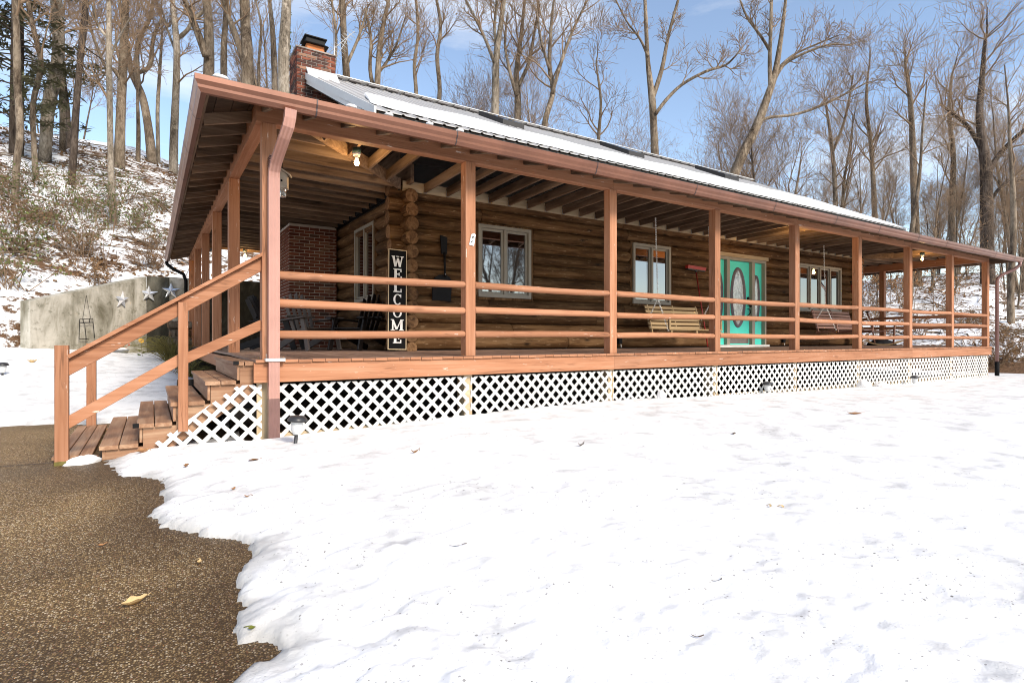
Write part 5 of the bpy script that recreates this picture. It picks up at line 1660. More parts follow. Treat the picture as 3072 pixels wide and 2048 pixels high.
fallen(97, 1088, ground_at(-3.0, 7.4) + .07, .16, .05, .5, 'leaf_tan', 'tan leaf on the back snow between the handrail post and the wall', .05, .8)
fallen(2311, 1522, -.85, .022, .008, .2, 'leaf_tan', 'yellow bud scale on the open snow, left of a pair')
fallen(2349, 1524, -.85, .022, .008, .9, 'leaf_tan', 'yellow bud scale on the open snow, right of a pair')
fallen(305, 1640, -.95, .04, .014, .2, 'leaf_brown', 'small brown leaf on the driveway behind the large tan leaf')
fallen(598, 1692, -.96, .045, .010, 1.3, 'leaf_tan', 'thin straw-coloured leaf on the driveway near the snow edge', .015, .8)
fallen(1365, 1640, -.86, .075, .004, -.5, 'bark_twig', 'thin dark twig on the open snow left of the picture middle', .008, .1, 'fallen_twig', 'twig')
fallen(2145, 1745, -.9, .05, .003, -.6, 'bark_twig', 'thin dark twig on the open snow right of the picture middle', .006, .1, 'fallen_twig', 'twig')
fallen(2084, 1912, -.9, .03, .003, -1.2, 'bark_twig', 'short dark twig near the bottom of the open snow', .004, .1, 'fallen_twig', 'twig')
# ------------------------------------------------------------------ bare trees
class Tree:
    """trunk goes to one mesh, limbs and twigs to another"""
    def __init__(s, seed, leafy=0.0):
        s.r = random.Random(seed); s.trunk = MB(); s.crown = MB(); s.leafy = leafy
    def limb(s, mb, pts, rs, sides):
        mb.tube(pts, rs, sides, 0, False)
    def leaf(s, p, k=.05):
        r = s.r; a = Vector((r.uniform(-1, 1), r.uniform(-1, 1), r.uniform(-1, .3))).normalized() * k; b = Vector((r.uniform(-1, 1), r.uniform(-1, 1), r.uniform(-1, 1))).normalized() * k * .6
        s.crown.poly([p, p + a * .5 + b, p + a, p + a * .5 - b], 1)
    def grow(s, p, d, L_, r0, lev, maxlev, up=.25, spread=1.0):
        r = s.r
        n = 6 if lev <= 1 else (4 if lev == 2 else 3)
        pts, rs = [p], [r0]; q = p.copy(); dd = d.normalized()
        for i in range(n):
            j = .16 if lev < 3 else .24
            dd = (dd + Vector((r.gauss(0, j), r.gauss(0, j), r.gauss(0, j) + up * .30))).normalized()
            q = q + dd * (L_ / n); pts.append(q); rs.append(max(.0075, r0 * (1 - .80 * (i + 1) / n)))
        s.limb(s.trunk if lev == 0 else s.crown, pts, rs, 7 if lev == 0 else (5 if lev == 1 else (4 if lev == 2 else 3)))
        if lev >= maxlev:
            if s.leafy and r.random() < s.leafy: s.leaf(pts[-1], r.uniform(.05, .10))
            return
        nb = {0: 7, 1: 6, 2: 4, 3: 3}[lev] + (1 if maxlev == 3 and lev else 0)
        nb = max(2, int(nb * r.uniform(.75, 1.25)))
        for i in range(nb):
            t = r.uniform(.25, 1.0) if lev else r.uniform(.35, 1)
            k = t * n; a = min(n - 1, int(k)); f = k - a
            bp = pts[a].lerp(pts[a + 1], f); bd = (pts[a + 1] - pts[a]).normalized()
            side = bd.cross(Vector((r.uniform(-1, 1), r.uniform(-1, 1), r.uniform(-1, 1)))).normalized()
            ang = r.uniform(.40, .95) * spread
            nd = bd * math.cos(ang) + side * math.sin(ang)
            br = max(.009, (rs[a] * (1 - f) + rs[a + 1] * f) * r.uniform(.45, .68))
            s.grow(bp, nd, L_ * r.uniform(.45, .74), br, lev + 1, maxlev, up, spread)
    def sprout(s, pts, rs, t0, count, length, maxlev, up=.3, spread=1.0):
        """side branches off a given trunk polyline"""
        r = s.r; n = len(pts) - 1
        for i in range(count):
            t = r.uniform(t0, 1.0); k = t * n; a = min(n - 1, int(k)); f = k - a
            bp = pts[a].lerp(pts[a + 1], f); bd = (pts[a + 1] - pts[a]).normalized()
            side = bd.cross(Vector((r.uniform(-1, 1), r.uniform(-1, 1), r.uniform(-.3, .3)))).normalized()
            ang = r.uniform(.45, 1.05) * spread
            rr0 = (rs[a] * (1 - f) + rs[a + 1] * f)
            s.grow(bp, bd * math.cos(ang) + side * math.sin(ang), length * r.uniform(.5, 1.15) * (1.15 - .5 * t), min(rr0 * .55, length * .018 + .008), 1, maxlev, up, spread)

def smooth_path(P, sub=4):
    out = []
    for i in range(len(P) - 1):
        p0 = P[max(0, i - 1)]; p1 = P[i]; p2 = P[i + 1]; p3 = P[min(len(P) - 1, i + 2)]
        for k in range(sub):
            t = k / sub
            out.append(.5 * ((2 * p1) + (p2 - p0) * t + (2 * p0 - 5 * p1 + 4 * p2 - p3) * t * t + (3 * p1 - p0 - 3 * p2 + p3) * t ** 3))
    out.append(P[-1]); return out

DS = 3072 / 2352.0     # the sketch of each trunk was measured on a 2352-pixel wide view
def hero(label, path, widths, depth=None, limbs=(), sprouts=(.45, 9, 3.0), bark='bark_tan', seed=1, name='bare_tree', leafy=.04, up=.3, ext=None, maxlev=3, group=None):
    """a tree measured in the photograph: trunk path foot to top, with forks; depth from where its foot meets the hill"""
    r = random.Random(seed)
    fx, fy = path[0][0] * DS, path[0][1] * DS
    if depth is None:
        p, depth = hit_ground(fx, fy)
        if p is None: depth = 45
    base = at(fx, fy, depth)
    def lift(P, W, d0):
        pts, rs = [], []
        for i, ((x, y), w) in enumerate(zip(P, W)):
            pts.append(at(x * DS, y * DS, d0 + (0 if i == 0 else r.uniform(-.5, .5)))); rs.append(max(.012, w * DS / FPX * d0 / 2))
        return pts, rs
    T = Tree(seed, leafy)
    pts, rs = lift(path, widths, depth)
    sl = (pts[0] - pts[1]); sl = sl / max(.2, -sl.z)          # carry the foot down along its own lean
    q = pts[0].copy()
    for _ in range(60):
        if q.z < ground_at(q.x, q.y) - .3: break
        q = q + Vector((max(-.7, min(.7, sl.x)), max(-.7, min(.7, sl.y)), -1)) * .25
    g = ground_at(q.x, q.y)
    pts = [q if q.z < pts[0].z - .1 else pts[0] + Vector((0, 0, -.4))] + pts; rs = [rs[0] * 1.25] + rs
    if ext:      # the part above the frame
        d = (pts[-1] - pts[-2]).normalized(); q = pts[-1]; w = rs[-1]
        for i in range(3):
            d = (d + Vector((r.gauss(0, .12), r.gauss(0, .12), .12))).normalized(); q = q + d * ext / 3; w *= .62; pts.append(q); rs.append(w)
    org = pts[0].copy(); loc = Vector((pts[0].x, pts[0].y, g))
    def sm(P, W):
        sp_ = smooth_path(P, 4); k = [W[min(len(W) - 1, int(i / 4))] * (1 - (i % 4) / 4) + W[min(len(W) - 1, int(i / 4) + 1)] * ((i % 4) / 4) for i in range(len(sp_))]
        k = [q * (1 + .03 * math.sin(i * .55 + seed)) for i, q in enumerate(k)]
        return [p - loc for p in sp_], k
    tp, tr = sm(pts, rs)
    T.trunk.tube(tp, tr, 11, 0, True)
    T.sprout(tp, tr, sprouts[0], sprouts[1], sprouts[2], maxlev, up)
    for P, W in limbs:
        lp, lr = lift(P, W, depth + r.uniform(-.3, .3))
        lp, lr = sm(lp, lr)
        T.trunk.tube(lp, lr, 8, 0, True)
        T.sprout(lp, lr, .30, max(5, int(len(P) * 2.2)), sprouts[2] * .85, 3, up)
    t = thing(name, label, 'tree', loc, group)
    child('trunk', T.trunk, bark, t)
    child('crown', T.crown, ('twigs', 'beech_leaf'), t)
    return t

# left hill ------------------------------------------------------------------------
hero('slim pale tree at the left frame edge in front of a conifer', [(34, 468), (38, 380), (46, 300), (40, 190), (38, 80), (33, -10)], [15, 14, 15, 15, 13, 12], None, [], (.45, 9, 2.4), 'bark_tan', 11, ext=4)
hero('slender tree with a bend at its top, second from the left edge', [(82, 402), (78, 330), (76, 240), (94, 150), (80, 80), (62, -5)], [12, 11, 11, 11, 10, 9], None, [], (.4, 9, 2.2), 'bark_tan', 12, ext=3)
hero('thickest pale trunk on the left hill, leaning right as it rises', [(102, 372), (105, 330), (112, 240), (132, 150), (134, 60), (128, -10)], [27, 24, 25, 25, 24, 22], None, [], (.5, 8, 3.0), 'bark_pale', 13, ext=7)
hero('thin trunk standing right behind the thickest pale trunk', [(144, 348), (144, 280), (142, 190), (140, 110)], [14, 12, 11, 8], None, [], (.5, 10, 2.4), 'bark_tan', 14, ext=4)
hero('thin dark tree just right of the two leaning trunks', [(158, 340), (156, 260), (150, 200)], [12, 9, 7], None, [], (.5, 9, 2.0), 'bark_dark', 15, ext=4)
hero('dark straight slender tree on the left slope with its foot in the snow', [(164, 425), (170, 340), (176, 240), (186, 120), (194, 50), (197, -10)], [15, 14, 13, 13, 13, 11], None, [([(187, 102), (210, 120), (252, 148)], [4, 3, 2])], (.4, 8, 2.0), 'bark_dark', 16, ext=4)
hero('birch-like pale trunk in the middle of the left hill', [(262, 515), (256, 430), (254, 350), (252, 240), (250, 120), (250, -10)], [15, 14, 13, 12, 12, 10], None, [([(250, 90), (226, 60), (212, 10)], [7, 6, 4]), ([(252, 150), (262, 110), (300, 40)], [6, 5, 3])], (.4, 10, 2.4), 'bark_pale', 17, ext=4)
hero('sturdy brown tree at the hill crest in the middle of the left sky', [(274, 385), (276, 300), (280, 200), (284, 110), (288, -10)], [23, 20, 19, 16, 14], None, [([(281, 190), (262, 160), (240, 150), (210, 70), (198, 10)], [10, 9, 7, 6, 4])], (.35, 11, 2.9), 'bark_tan', 18, ext=6)
hero('forked brown tree with an S-curved right limb on the left crest', [(350, 376), (340, 290), (326, 220), (300, 160), (290, 90), (276, 20)], [22, 18, 16, 13, 10, 8], None, [([(318, 205), (314, 140), (320, 90), (345, 40), (352, -10)], [13, 11, 10, 8, 6]), ([(316, 168), (345, 150), (352, 90), (372, 40)], [9, 9, 8, 5])], (.35, 10, 2.6), 'bark_tan', 19, ext=4)
hero('pair-stemmed thin tree on the crest left of the eave, nearer stem', [(317, 372), (318, 300), (316, 230)], [10, 9, 6], None, [], (.5, 8, 2.0), 'bark_tan', 20, ext=5)
hero('slim pale tree on the crest just left of the cabin gutter', [(364, 374), (362, 260), (366, 180), (372, 80)], [9, 8, 7, 5], None, [], (.35, 10, 2.2), 'bark_pale', 21, ext=4)
hero('mottled pale tree touching the gutter on the left', [(398, 395), (400, 300), (404, 210), (406, 110), (398, 20)], [20, 17, 15, 14, 11], None, [([(405, 92), (430, 70), (445, 45), (470, 25)], [10, 9, 9, 8]), ([(404, 120), (385, 70), (372, 20)], [6, 5, 3])], (.35, 11, 2.6), 'bark_pale', 22, ext=5)
# behind the roof ---------------------------------------------------------------------
def bd(fx, fy, depth):       # foot hidden by the roof
    return depth
hero('thick trunk rising right behind the roof corner', [(478, 230), (480, 120), (478, 40), (474, -15)], [24, 22, 20, 18], 27, [([(474, 130), (452, 70), (436, 30), (420, -10)], [18, 15, 12, 10])], (.5, 8, 3.0), 'bark_tan', 23, ext=6)
hero('straight narrow trunk behind the eave, second right of the corner', [(515, 230), (514, 120), (518, 50), (522, -15)], [15, 14, 12, 10], 29, [], (.45, 9, 2.4), 'bark_tan', 24, ext=6)
hero('stout forked trunk between the roof corner and the chimney', [(570, 240), (568, 120), (564, 60), (562, -15)], [28, 25, 22, 20], 26, [([(562, 150), (538, 70), (522, 30), (510, -10)], [14, 12, 9, 7])], (.5, 8, 2.8), 'bark_tan', 25, ext=6)
hero('slim leaning sapling left of the chimney', [(596, 240), (594, 150), (600, 60), (584, -10)], [7, 6, 5, 3], 24, [], (.4, 9, 1.8), 'bark_tan', 26, ext=2)
hero('curved grey tree close to the left of the chimney', [(632, 250), (630, 150), (626, 70), (618, -10)], [14, 13, 11, 8], 25, [], (.4, 9, 2.4), 'bark_tan', 27, ext=4)
iv = hero('ivy-clad pale trunk standing right behind the chimney', [(652, 250), (652, 130), (656, 50), (660, -15)], [26, 24, 22, 20], 23, [], (.6, 7, 2.6), 'bark_pale', 28, ext=6)
mb = MB(); ri = random.Random(5)
for i in range(520):
    z = ri.uniform(2, 15); a = ri.uniform(-.6, 1.5); k = .10 + ri.uniform(.09, .20)
    c = Vector((k * math.cos(a - .58), k * math.sin(a - .58), z)); u = Vector((ri.uniform(-1, 1), ri.uniform(-1, 1), ri.uniform(-1, 1))).normalized() * .06; w = Vector((ri.uniform(-1, 1), ri.uniform(-1, 1), ri.uniform(-1, 1))).normalized() * .05
    mb.poly([c - u, c - w, c + u, c + w])
child('ivy', mb, 'ivy', iv)
hero('narrow trunk right of the chimney cap', [(770, 270), (766, 180), (772, 90), (760, -10)], [9, 8, 7, 5], 27, [], (.35, 10, 2.6), 'bark_tan', 29, ext=3)
hero('stout brown trunk a little right of the chimney', [(794, 280), (796, 180), (790, 90), (786, -15)], [19, 17, 15, 13], 28, [([(796, 150), (826, 80), (846, 10)], [8, 6, 4])], (.4, 10, 2.8), 'bark_tan', 30, ext=5)
hero('brown tree with two wavy stems above the near roof', [(858, 285), (866, 200), (872, 110), (882, 50), (896, -15)], [16, 14, 12, 9, 7], 30, [([(862, 220), (850, 160), (852, 90), (838, 20)], [10, 8, 7, 5]), ([(868, 170), (890, 140), (912, 100), (934, 30)], [7, 6, 5, 3])], (.3, 11, 2.6), 'bark_tan', 31, ext=4)
hero('slim wavy tree in the gap right of the chimney group', [(950, 300), (956, 220), (952, 150), (960, 80), (954, -10)], [10, 9, 8, 7, 5], 33, [], (.3, 12, 2.2), 'bark_tan', 32, ext=4)
hero('spreading brown tree above the upper roof edge', [(1000, 300), (1010, 210), (1004, 130), (1012, 60), (1000, -15)], [12, 10, 9, 8, 6], 34, [], (.3, 12, 2.4), 'bark_tan', 33, ext=4)
hero('smooth straight tree forking high behind the first skylight', [(1136, 300), (1138, 210), (1140, 130), (1150, 60), (1160, -15)], [19, 17, 15, 12, 9], 30, [([(1138, 150), (1110, 80), (1080, 20), (1062, -15)], [9, 7, 6, 4]), ([(1141, 120), (1136, 60), (1144, -15)], [8, 7, 5])], (.3, 10, 2.8), 'bark_pale', 34, ext=4)
hero('rough brown many-stemmed tree right of the first skylight', [(1186, 320), (1190, 240), (1186, 170), (1196, 90), (1206, -15)], [17, 15, 13, 9, 6], 31, [([(1186, 220), (1170, 160), (1160, 100), (1166, 30)], [9, 8, 6, 4]), ([(1190, 200), (1216, 140), (1228, 70), (1240, 10)], [9, 8, 6, 4])], (.3, 13, 2.6), 'bark_tan', 35, ext=3)
hero('wide-branching brown tree between the two nearer skylights', [(1244, 340), (1254, 270), (1270, 210), (1262, 150), (1266, 60), (1274, -15)], [14, 13, 12, 10, 7, 5], 29, [([(1268, 215), (1290, 140), (1316, 70), (1350, 0)], [9, 8, 6, 4]), ([(1262, 160), (1242, 90), (1232, 20)], [7, 6, 4])], (.3, 12, 2.6), 'bark_tan', 36, ext=3)
hero('shorter twiggy tree left of the Y-forked tree', [(1370, 380), (1376, 300), (1380, 230), (1370, 150)], [9, 8, 6, 4], 33, [], (.2, 14, 2.4), 'bark_tan', 37, ext=2)
hero('Y-forked tree with one long bare limb reaching right, above the roof middle', [(1506, 400), (1502, 300), (1498, 230), (1488, 140), (1484, 60), (1480, -15)], [19, 17, 16, 10, 9, 7], 30, [([(1499, 225), (1520, 160), (1536, 80), (1562, -15)], [12, 10, 8, 6]), ([(1506, 262), (1530, 230), (1566, 195), (1620, 165), (1666, 150), (1690, 128), (1702, 112)], [8, 8, 7, 6, 5, 4, 3]), ([(1488, 130), (1470, 90), (1440, 50), (1412, -5)], [6, 5, 4, 3])], (.55, 5, 1.8), 'bark_tan', 38, ext=4)
hero('grey tree leaning strongly right behind the third skylight', [(1682, 410), (1706, 355), (1740, 285), (1764, 220), (1780, 170), (1792, 100), (1800, 40), (1806, -15)], [23, 22, 19, 17, 14, 10, 8, 6], 31, [([(1728, 300), (1760, 272), (1822, 264), (1880, 245), (1950, 212), (1990, 190)], [7, 7, 6, 6, 4, 3]), ([(1776, 190), (1800, 150), (1840, 126), (1900, 104), (1960, 104)], [8, 7, 6, 4, 3]), ([(1770, 200), (1768, 140), (1770, 80), (1772, -10)], [10, 9, 8, 6]), ([(1770, 120), (1748, 84), (1716, 40), (1698, -5)], [7, 6, 5, 3]), ([(1780, 165), (1820, 128), (1880, 100), (1930, 80)], [6, 5, 4, 2])], (.7, 6, 1.8), 'bark_tan', 39, ext=3)
# right side woods: the individually recognisable stems
hero('tall brown tree rising where the snow on the roof ends', [(2104, 560), (2100, 440), (2096, 330), (2090, 220), (2080, 150)], [17, 15, 13, 10, 6], 38, [], (.3, 15, 3.6), 'bark_tan', 40, ext=2)
hero('thick oak-like tree near the right frame edge with broad limbs', [(2268, 600), (2266, 470), (2264, 380), (2250, 270), (2256, 180), (2262, 100)], [27, 24, 22, 15, 11, 7], 34, [([(2264, 360), (2230, 300), (2200, 270), (2160, 240)], [12, 10, 8, 5]), ([(2266, 400), (2300, 350), (2352, 300), (2390, 280)], [12, 11, 9, 7]), ([(2268, 470), (2310, 420), (2370, 410)], [8, 7, 5])], (.35, 14, 3.4), 'bark_dark', 41, ext=2)
hero('straight dark tree left of the broad-limbed tree at the right', [(2188, 590), (2186, 470), (2190, 360), (2180, 260), (2186, 180)], [14, 13, 11, 8, 5], 40, [], (.25, 15, 3.4), 'bark_tan', 42, ext=2)
hero('slender brown tree above the far end of the gutter', [(2010, 520), (2006, 420), (2000, 330), (1990, 240), (1994, 170)], [12, 10, 9, 7, 4], 42, [], (.25, 15, 3.2), 'bark_tan', 43, ext=2)
hero('forked twiggy tree over the right part of the snowy roof', [(1920, 480), (1916, 400), (1910, 330), (1900, 260)], [10, 9, 8, 5], 40, [([(1912, 350), (1936, 290), (1950, 230), (1960, 170)], [7, 6, 5, 3])], (.2, 15, 3.0), 'bark_tan', 44, ext=2)
hero('trunk standing on the snowy slope right of the far downspout', [(2322, 742), (2322, 650), (2328, 540), (2326, 430)], [15, 13, 12, 10], None, [], (.5, 12, 3.0), 'bark_tan', 45, ext=5)
hero('mossy-based trunk seen through the right porch opening', [(2086, 705), (2092, 640), (2094, 560), (2096, 520)], [17, 13, 12, 11], None, [], (.6, 8, 2.6), 'bark_tan', 46, ext=8)
hero('thin sapling leaning right beyond the porch corner post', [(2172, 702), (2196, 660), (2214, 630), (2226, 612)], [4, 4, 3, 2], None, [], (.2, 7, 1.6), 'bark_tan', 47, ext=1.5, leafy=.4)

# forest copies -------------------------------------------------------------------------
rv = random.Random(2024)
variants = []
def variant(seed, h, r0, bark, kind):
    T = Tree(seed, .05 if kind != 'beech' else .55); r = T.r
    pts, rs = [Vector((0, 0, -.4))], [r0 * 1.25]; q = Vector((0, 0, 0)); d = Vector((r.uniform(-.08, .08), r.uniform(-.08, .08), 1)).normalized()
    n = 8
    for i in range(n + 1):
        pts.append(q.copy()); rs.append(r0 * (1 - .86 * (i / n) ** 1.15))
        d = (d + Vector((r.gauss(0, .055), r.gauss(0, .055), .06))).normalized(); q = q + d * (h / n)
    T.trunk.tube(pts, rs, 9, 0, True)
    nf = r.choice((1, 2, 2))
    for f_ in range(nf):                          # co-dominant forks
        k = r.randint(4, 6); side = Vector((r.uniform(-1, 1), r.uniform(-1, 1), 0)).normalized()
        T.grow(pts[k], (Vector((0, 0, 1)) + side * r.uniform(.25, .55)), h * r.uniform(.35, .5), rs[k] * .62, 0, 4, .35, .85)
    T.sprout(pts, rs, .38, 11, h * .24, 4, .38, .95)
    return T.trunk.mesh('trunk', bark), T.crown.mesh('crown', ('twigs', 'beech_leaf'))
for i, (h, r0, bk) in enumerate([(15, .19, 'bark_tan'), (17, .24, 'bark_tan'), (13, .13, 'bark_tan'), (16, .17, 'bark_pale'), (14, .21, 'bark_dark'), (12, .11, 'bark_tan'), (18, .20, 'bark_tan'), (11, .09, 'bark_dark')]):
    variants.append(variant(300 + i, h, r0, bk, 'x'))
def plant(x, y, vi, sc_, rot, label, group, lean=(0, 0)):
    t = thing('bare_tree', label, 'tree', (x, y, ground_at(x, y)), group)
    t.rotation_euler = (lean[0], lean[1], rot); t.scale = (sc_ * .95, sc_ * .95, sc_)
    child('trunk', variants[vi][0], None, t); child('crown', variants[vi][1], None, t)
def azr(x, y):
    dx, dy = x - CX, y - CY; w = dx * CS + dy * SN; return (1536 + FPX * (dx * SN - dy * CS) / w) if w > .5 else -9e9, w
BARKW = ['brown', 'stout brown', 'thin brown', 'pale-barked', 'dark-barked', 'thin twiggy', 'tall brown', 'thin dark']
def describe(vi, ss, px, dep, key, label):
    far = 'near' if dep < 46 else ('farther' if dep < 64 else 'distant')
    if key == 'r' and not label.startswith('thin young'):
        w = 'above the roof end' if px < 2480 else ('above the gutter left of the last posts' if px < 2760 else ('above the far end of the gutter' if px < 2960 else 'at the right frame edge past the downspout'))
        return f'{far} {BARKW[vi]} bare tree {w}'
    if key == 'm':
        w = 'between the chimney and the first skylight' if px < 1420 else ('between the two nearer skylights' if px < 1800 else 'past the second skylight')
        return f'{far} {BARKW[vi]} bare tree behind the roof {w}'
    if key == 'l':
        w = 'at the left frame edge' if px < 100 else ('left of the birch-like trunk' if px < 330 else 'near the cabin gutter')
        return f'{far} {BARKW[vi]} bare tree on the left crest {w}'
    if label.startswith('thin young'):
        w = 'behind the third bay from the end' if px < 2731 else ('behind the second bay from the end' if px < 2861 else ('behind the last porch bay' if px < 2970 else 'right of the far downspout'))
        return f'{BARKW[vi]} young tree on the snowy slope {w}'
    return label
cnt = {'l': 0, 'm': 0, 'r': 0}
def scatter(n, px0, px1, d0, d1, key, label, group, smin=.75, smax=1.1, vs=range(8), mind=1.6, placed=[]):
    k = 0; tries = 0
    while k < n and tries < n * 40:
        tries += 1
        px = rv.uniform(px0, px1); dep = d0 + (d1 - d0) * rv.random() ** .8
        p = at(px, HOR, dep); D, _, _, _ = foot_info(np.array([p.x]), np.array([p.y]))
        if D[0] < 1.5: continue
        if any((p.x - a) ** 2 + (p.y - b) ** 2 < mind ** 2 for a, b in placed): continue
        placed.append((p.x, p.y)); k += 1; cnt[key] += 1
        vi = rv.choice(list(vs)); ss = rv.uniform(smin, smax)
        plant(p.x, p.y, vi, ss, rv.uniform(0, 6.28), describe(vi, ss, px, dep, key, label), group, (rv.gauss(0, .05), rv.gauss(0, .05)))
scatter(4, -60, 520, 34, 52, 'l', 'thin bare tree along the crest of the left hill', 'thin trees along the left crest', .7, .95, (2, 5, 7))
scatter(46, 700, 2150, 33, 58, 'm', 'bare tree in the woods on the hill behind the roof', 'woods behind the roof', .5, .82, (0, 1, 2, 3, 5, 6, 7))
scatter(72, 2150, 3500, 31, 84, 'r', 'bare tree in the dense woods beyond the right end of the porch', 'woods beyond the right porch end', .58, .92)
scatter(16, 2560, 3300, 27, 44, 'r', 'thin young tree on the snowy slope beyond the porch', 'young trees on the right slope', .40, .6, (2, 5, 7), 1.2)

# trees across the yard: they stand behind the camera and show in the windows
for i in range(26):
    a = rv.uniform(.10, 1.25); d_ = rv.uniform(34, 60)
    ang = math.atan2(-.85, .52) + (rv.random() ** 1.6) * .42 - .28
    x, y = 4.4 + d_ * math.cos(ang), 2.2 + d_ * math.sin(ang)
    k = sstep(-1.10, -.72, ang)
    plant(x, y, rv.choice((0, 1, 3, 4, 6)), rv.uniform(.85, 1.15) * (1 - .55 * k), rv.uniform(0, 6.28), 'bare tree across the yard, reflected in the cabin windows', 'trees across the yard')

# conifer at the upper left, needles in flat sprays
rc = random.Random(8)
p, dep = hit_ground(10, 640)
p = at(48, 560, (dep or 26) + 7); loc = Vector((p.x, p.y, ground_at(p.x, p.y)))
t = thing('pine_tree', 'dark evergreen conifer behind the trunks at the upper left', 'tree', loc)
child('trunk', MB().tube([(0, 0, -.5), (.05, 0, 5), (0, .1, 10), (0, 0, 14)], [.26, .22, .14, .03], 9), 'bark_dark', t)
mb = MB(); nd = MB()
for i in range(84):
    z = 1.6 + 12 * (i / 84) + rc.uniform(-.2, .2); a = rc.uniform(0, 6.283); L_ = (3.6 * (1 - (z / 15.0)) + .5) * rc.uniform(.6, 1.1)
    d = Vector((math.cos(a), math.sin(a), rc.uniform(-.12, .15))); e = Vector((0, 0, z)) + d * L_ - Vector((0, 0, .25 * L_ * .3))
    mb.tube([(0, 0, z), Vector((0, 0, z)) + d * L_ * .5, e], [.035, .02, .006], 4, 0, False)
    for k in range(int(78 * L_ / 2)):
        s_ = rc.uniform(.3, 1.02); c = Vector((0, 0, z)).lerp(e, s_) + Vector((rc.gauss(0, .20), rc.gauss(0, .20), rc.gauss(0, .10)))
        u = Vector((rc.uniform(-1, 1), rc.uniform(-1, 1), rc.uniform(-.4, .25))).normalized() * rc.uniform(.14, .28)
        w = u.cross(Vector((rc.uniform(-.4, .4), rc.uniform(-.4, .4), 1))).normalized() * rc.uniform(.03, .06)
        nd.poly([c - u, c - w, c + u, c + w])
child('branches', mb, 'bark_dark', t); child('crown', nd, 'needles', t)

# shrubs and saplings -----------------------------------------------------------------------
def shrub_meshes(seed, h, w, n, leaves, lk):
    r = random.Random(seed); st = MB(); lf = MB()
    for i in range(n):
        a = r.uniform(0, 6.283); o = Vector((r.uniform(-.25, .25) * w, r.uniform(-.25, .25) * w, -.1)); H = h * r.uniform(.5, 1.1)
        tip = o + Vector((math.cos(a) * w * r.uniform(.2, .9), math.sin(a) * w * r.uniform(.2, .9), H))
        mid = o.lerp(tip, .5) + Vector((r.gauss(0, .1), r.gauss(0, .1), .1 * H))
        st.tube([o, mid, tip], [.012, .009, .004], 3, 0, False)
        for k in range(6):
            s_ = r.uniform(.25, 1); b = (o.lerp(mid, s_ * 2) if s_ < .5 else mid.lerp(tip, s_ * 2 - 1))
            e = b + Vector((r.gauss(0, .22), r.gauss(0, .22), r.uniform(-.05, .3))) * h * .6
            m_ = b.lerp(e, .5) + Vector((r.gauss(0, .04), r.gauss(0, .04), .03))
            st.tube([b, m_, e], [.006, .005, .003], 3, 0, False)
            for q in range(leaves):
                c = b.lerp(e, r.uniform(.2, 1.05)) + Vector((r.gauss(0, .05), r.gauss(0, .05), r.gauss(0, .05)))
                u = Vector((r.uniform(-1, 1), r.uniform(-1, 1), r.uniform(-1, .6))).normalized() * lk * r.uniform(.6, 1.2); v_ = u.cross(Vector((r.uniform(-1, 1), r.uniform(-1, 1), 1))).normalized() * lk * .42
                lf.poly([c - u, c - v_, c + u, c + v_])
    return st, lf
SH = {}
for nm, a in {'green': (1, 1.6, 1.0, 16, 4, .055), 'green2': (2, 1.2, 1.3, 18, 4, .05), 'brown': (3, 1.1, 1.3, 22, 2, .05), 'brown2': (4, .8, 1.4, 22, 3, .055), 'bare': (5, 1.9, .9, 11, 0, .05), 'beech': (6, 2.2, 1.1, 9, 5, .06)}.items():
    st, lf = shrub_meshes(*a)
    mat = {'g': 'shrub_green', 'b': 'shrub_brown'}[nm[0]] if nm != 'beech' else 'beech_leaf'
    SH[nm] = (st.mesh('stems', 'twigs'), lf.mesh('leaves', mat) if lf.v else None)
KINDW = {'green': 'olive-green leafy', 'green2': 'low spreading green', 'brown': 'tangled brown', 'brown2': 'low brown leafy', 'bare': 'tall leafless', 'beech': 'orange-leaved'}
def where(px, py):
    if px < 1000:
        a = 'near the left frame edge' if px < 130 else ('left of the birch-like trunk' if px < 330 else ('right of the birch-like trunk' if px < 450 else 'close to the left gutter'))
        return ('high on the left slope ' if py < 630 else ('midway up the left slope ' if py < 740 else 'low on the slope above the wall ')) + a
    a = 'behind the third bay from the end' if px < 2731 else ('behind the second bay from the end' if px < 2861 else ('behind the last porch bay' if px < 2970 else 'right of the far downspout'))
    return ('high on the slope ' if py < 930 else 'low on the slope ') + a
def shrub(px, py, kind, s_, label, group, t0=9):
    p, dep = hit_ground(px, py, t0)
    if p is None: return
    if px > 1000: group = 'orange-leaved saplings beyond the porch' if kind == 'beech' else 'brush on the right slope'
    label = f"{KINDW[kind]} {'sapling' if kind == 'beech' else 'shrub'} {where(px, py)}"
    t = thing('shrub' if kind != 'beech' else 'beech_sapling', label, 'shrub' if kind != 'beech' else 'sapling', (p.x, p.y, ground_at(p.x, p.y)), group)
    t.rotation_euler = (0, 0, rv.uniform(0, 6.28)); t.scale = (s_, s_, s_ * rv.uniform(.85, 1.2))
    child('stems', SH[kind][0], None, t)
    if SH[kind][1]: child('leaves', SH[kind][1], None, t)
GL = 'evergreen shrubs on the left hillside'
for px, py, s_ in [(30, 640, 1.0), (150, 690, 1.1), (270, 660, 1.0), (330, 690, 1.0), (410, 700, 1.05), (370, 610, .9), (480, 640, .85), (60, 770, 1.2), (180, 620, .8), (120, 560, .7), (560, 600, .8), (470, 740, .8), (20, 860, 1.0), (250, 760, .9)]:
    shrub(px, py, rv.choice(('green', 'green2')), s_, 'straggly olive-green shrub on the snowy hillside above the retaining wall', GL)
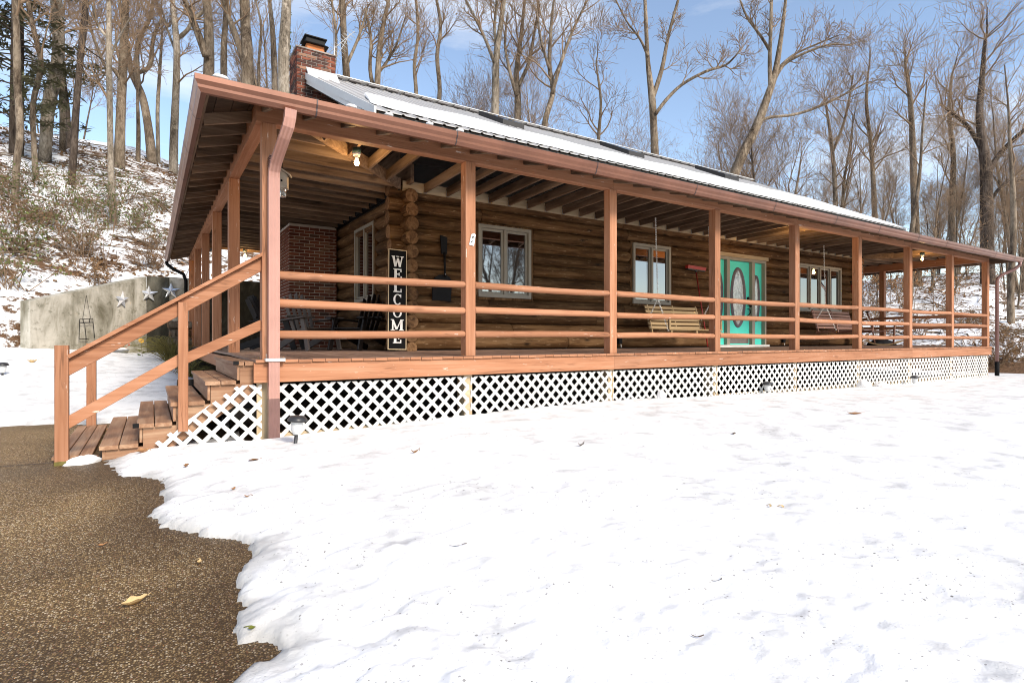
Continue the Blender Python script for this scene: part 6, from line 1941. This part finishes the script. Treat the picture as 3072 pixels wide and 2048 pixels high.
for i in range(32):
    px, py = rv.uniform(-220, 560), rv.choice((rv.uniform(640, 860), rv.uniform(520, 700)))
    if py > 905 - (px - 91) * .22 and px > 60: continue
    shrub(px, py, rv.choice(('brown', 'brown', 'brown2', 'bare')), rv.uniform(.45, .85), 'tangled leafless brown brush on the hillside above the retaining wall', 'brown brush on the left hillside')
for i in range(16):
    shrub(rv.uniform(2600, 3200), rv.uniform(830, 1060), rv.choice(('bare', 'beech', 'brown', 'brown2')), rv.uniform(.5, .9), 'thin brown brush with a few dry leaves on the right slope', 'brush on the right slope', 18)
for i in range(7):
    shrub(rv.uniform(2600, 2830), rv.uniform(830, 960), 'beech', rv.uniform(1.0, 1.6), 'orange-leaved sapling on the slope beyond the porch', 'orange-leaved saplings beyond the porch', 20)
for px, py in [(2990, 1095), (3040, 1080), (3010, 1040)]:
    shrub(px, py, 'brown2', .9, 'low brown bramble on the leafy bank right of the far downspout', 'brambles on the right bank', 15)
# leaf litter and fallen sticks scattered over the hill
mb = MB(); rl_ = random.Random(66)
for i in range(10000):
    px = rl_.uniform(-60, 640) if i % 3 else rl_.uniform(2560, 3200)
    py = rl_.uniform(470, 900) if px < 1000 else rl_.uniform(800, 1105)
    dep = rl_.uniform(13, 34) if px < 1000 else rl_.uniform(19, 52)
    p = at(px, HOR, dep)
    D, _, _, _ = foot_info(np.array([p.x]), np.array([p.y]))
    if D[0] < .4: continue
    if noise.noise((p.x * .45, p.y * .45, 4.0)) < .02 and rl_.random() < .75: continue
    z = ground_at(p.x, p.y) + .03
    k = rl_.uniform(.035, .075) * (1 + dep / 60); c = Vector((p.x, p.y, z + rl_.uniform(0, .05)))
    u = Vector((rl_.uniform(-1, 1), rl_.uniform(-1, 1), rl_.uniform(-.5, .7))).normalized() * k; w = u.cross(Vector((rl_.uniform(-.5, .5), rl_.uniform(-.5, .5), 1))).normalized() * k * .6
    mb.poly([c - u, c - w, c + u, c + w])
o = structure('leaf_litter', mb, 'shrub_brown', 'brown fallen leaves scattered over the snowy hillsides', 'stuff')
mb = MB()
for i in range(420):
    px = rl_.uniform(-60, 640) if i % 2 else rl_.uniform(2560, 3200); dep = rl_.uniform(14, 36) if px < 1000 else rl_.uniform(20, 55)
    p = at(px, HOR, dep); D, _, _, _ = foot_info(np.array([p.x]), np.array([p.y]))
    if D[0] < .6: continue
    a = rl_.uniform(0, 6.28); L_ = rl_.uniform(.5, 2.6); q = (p.x + L_ * math.cos(a), p.y + L_ * math.sin(a)); m_ = ((p.x + q[0]) / 2, (p.y + q[1]) / 2)
    r0 = rl_.uniform(.012, .04)
    mb.tube([(p.x, p.y, ground_at(p.x, p.y) + .03), (m_[0], m_[1], ground_at(*m_) + rl_.uniform(.05, .25)), (q[0], q[1], ground_at(*q) + .04)], [r0, r0 * .8, r0 * .3], 4, 0, False)
structure('fallen_branches', mb, 'bark_tan', 'dead sticks and branches lying on the hillsides', 'stuff')
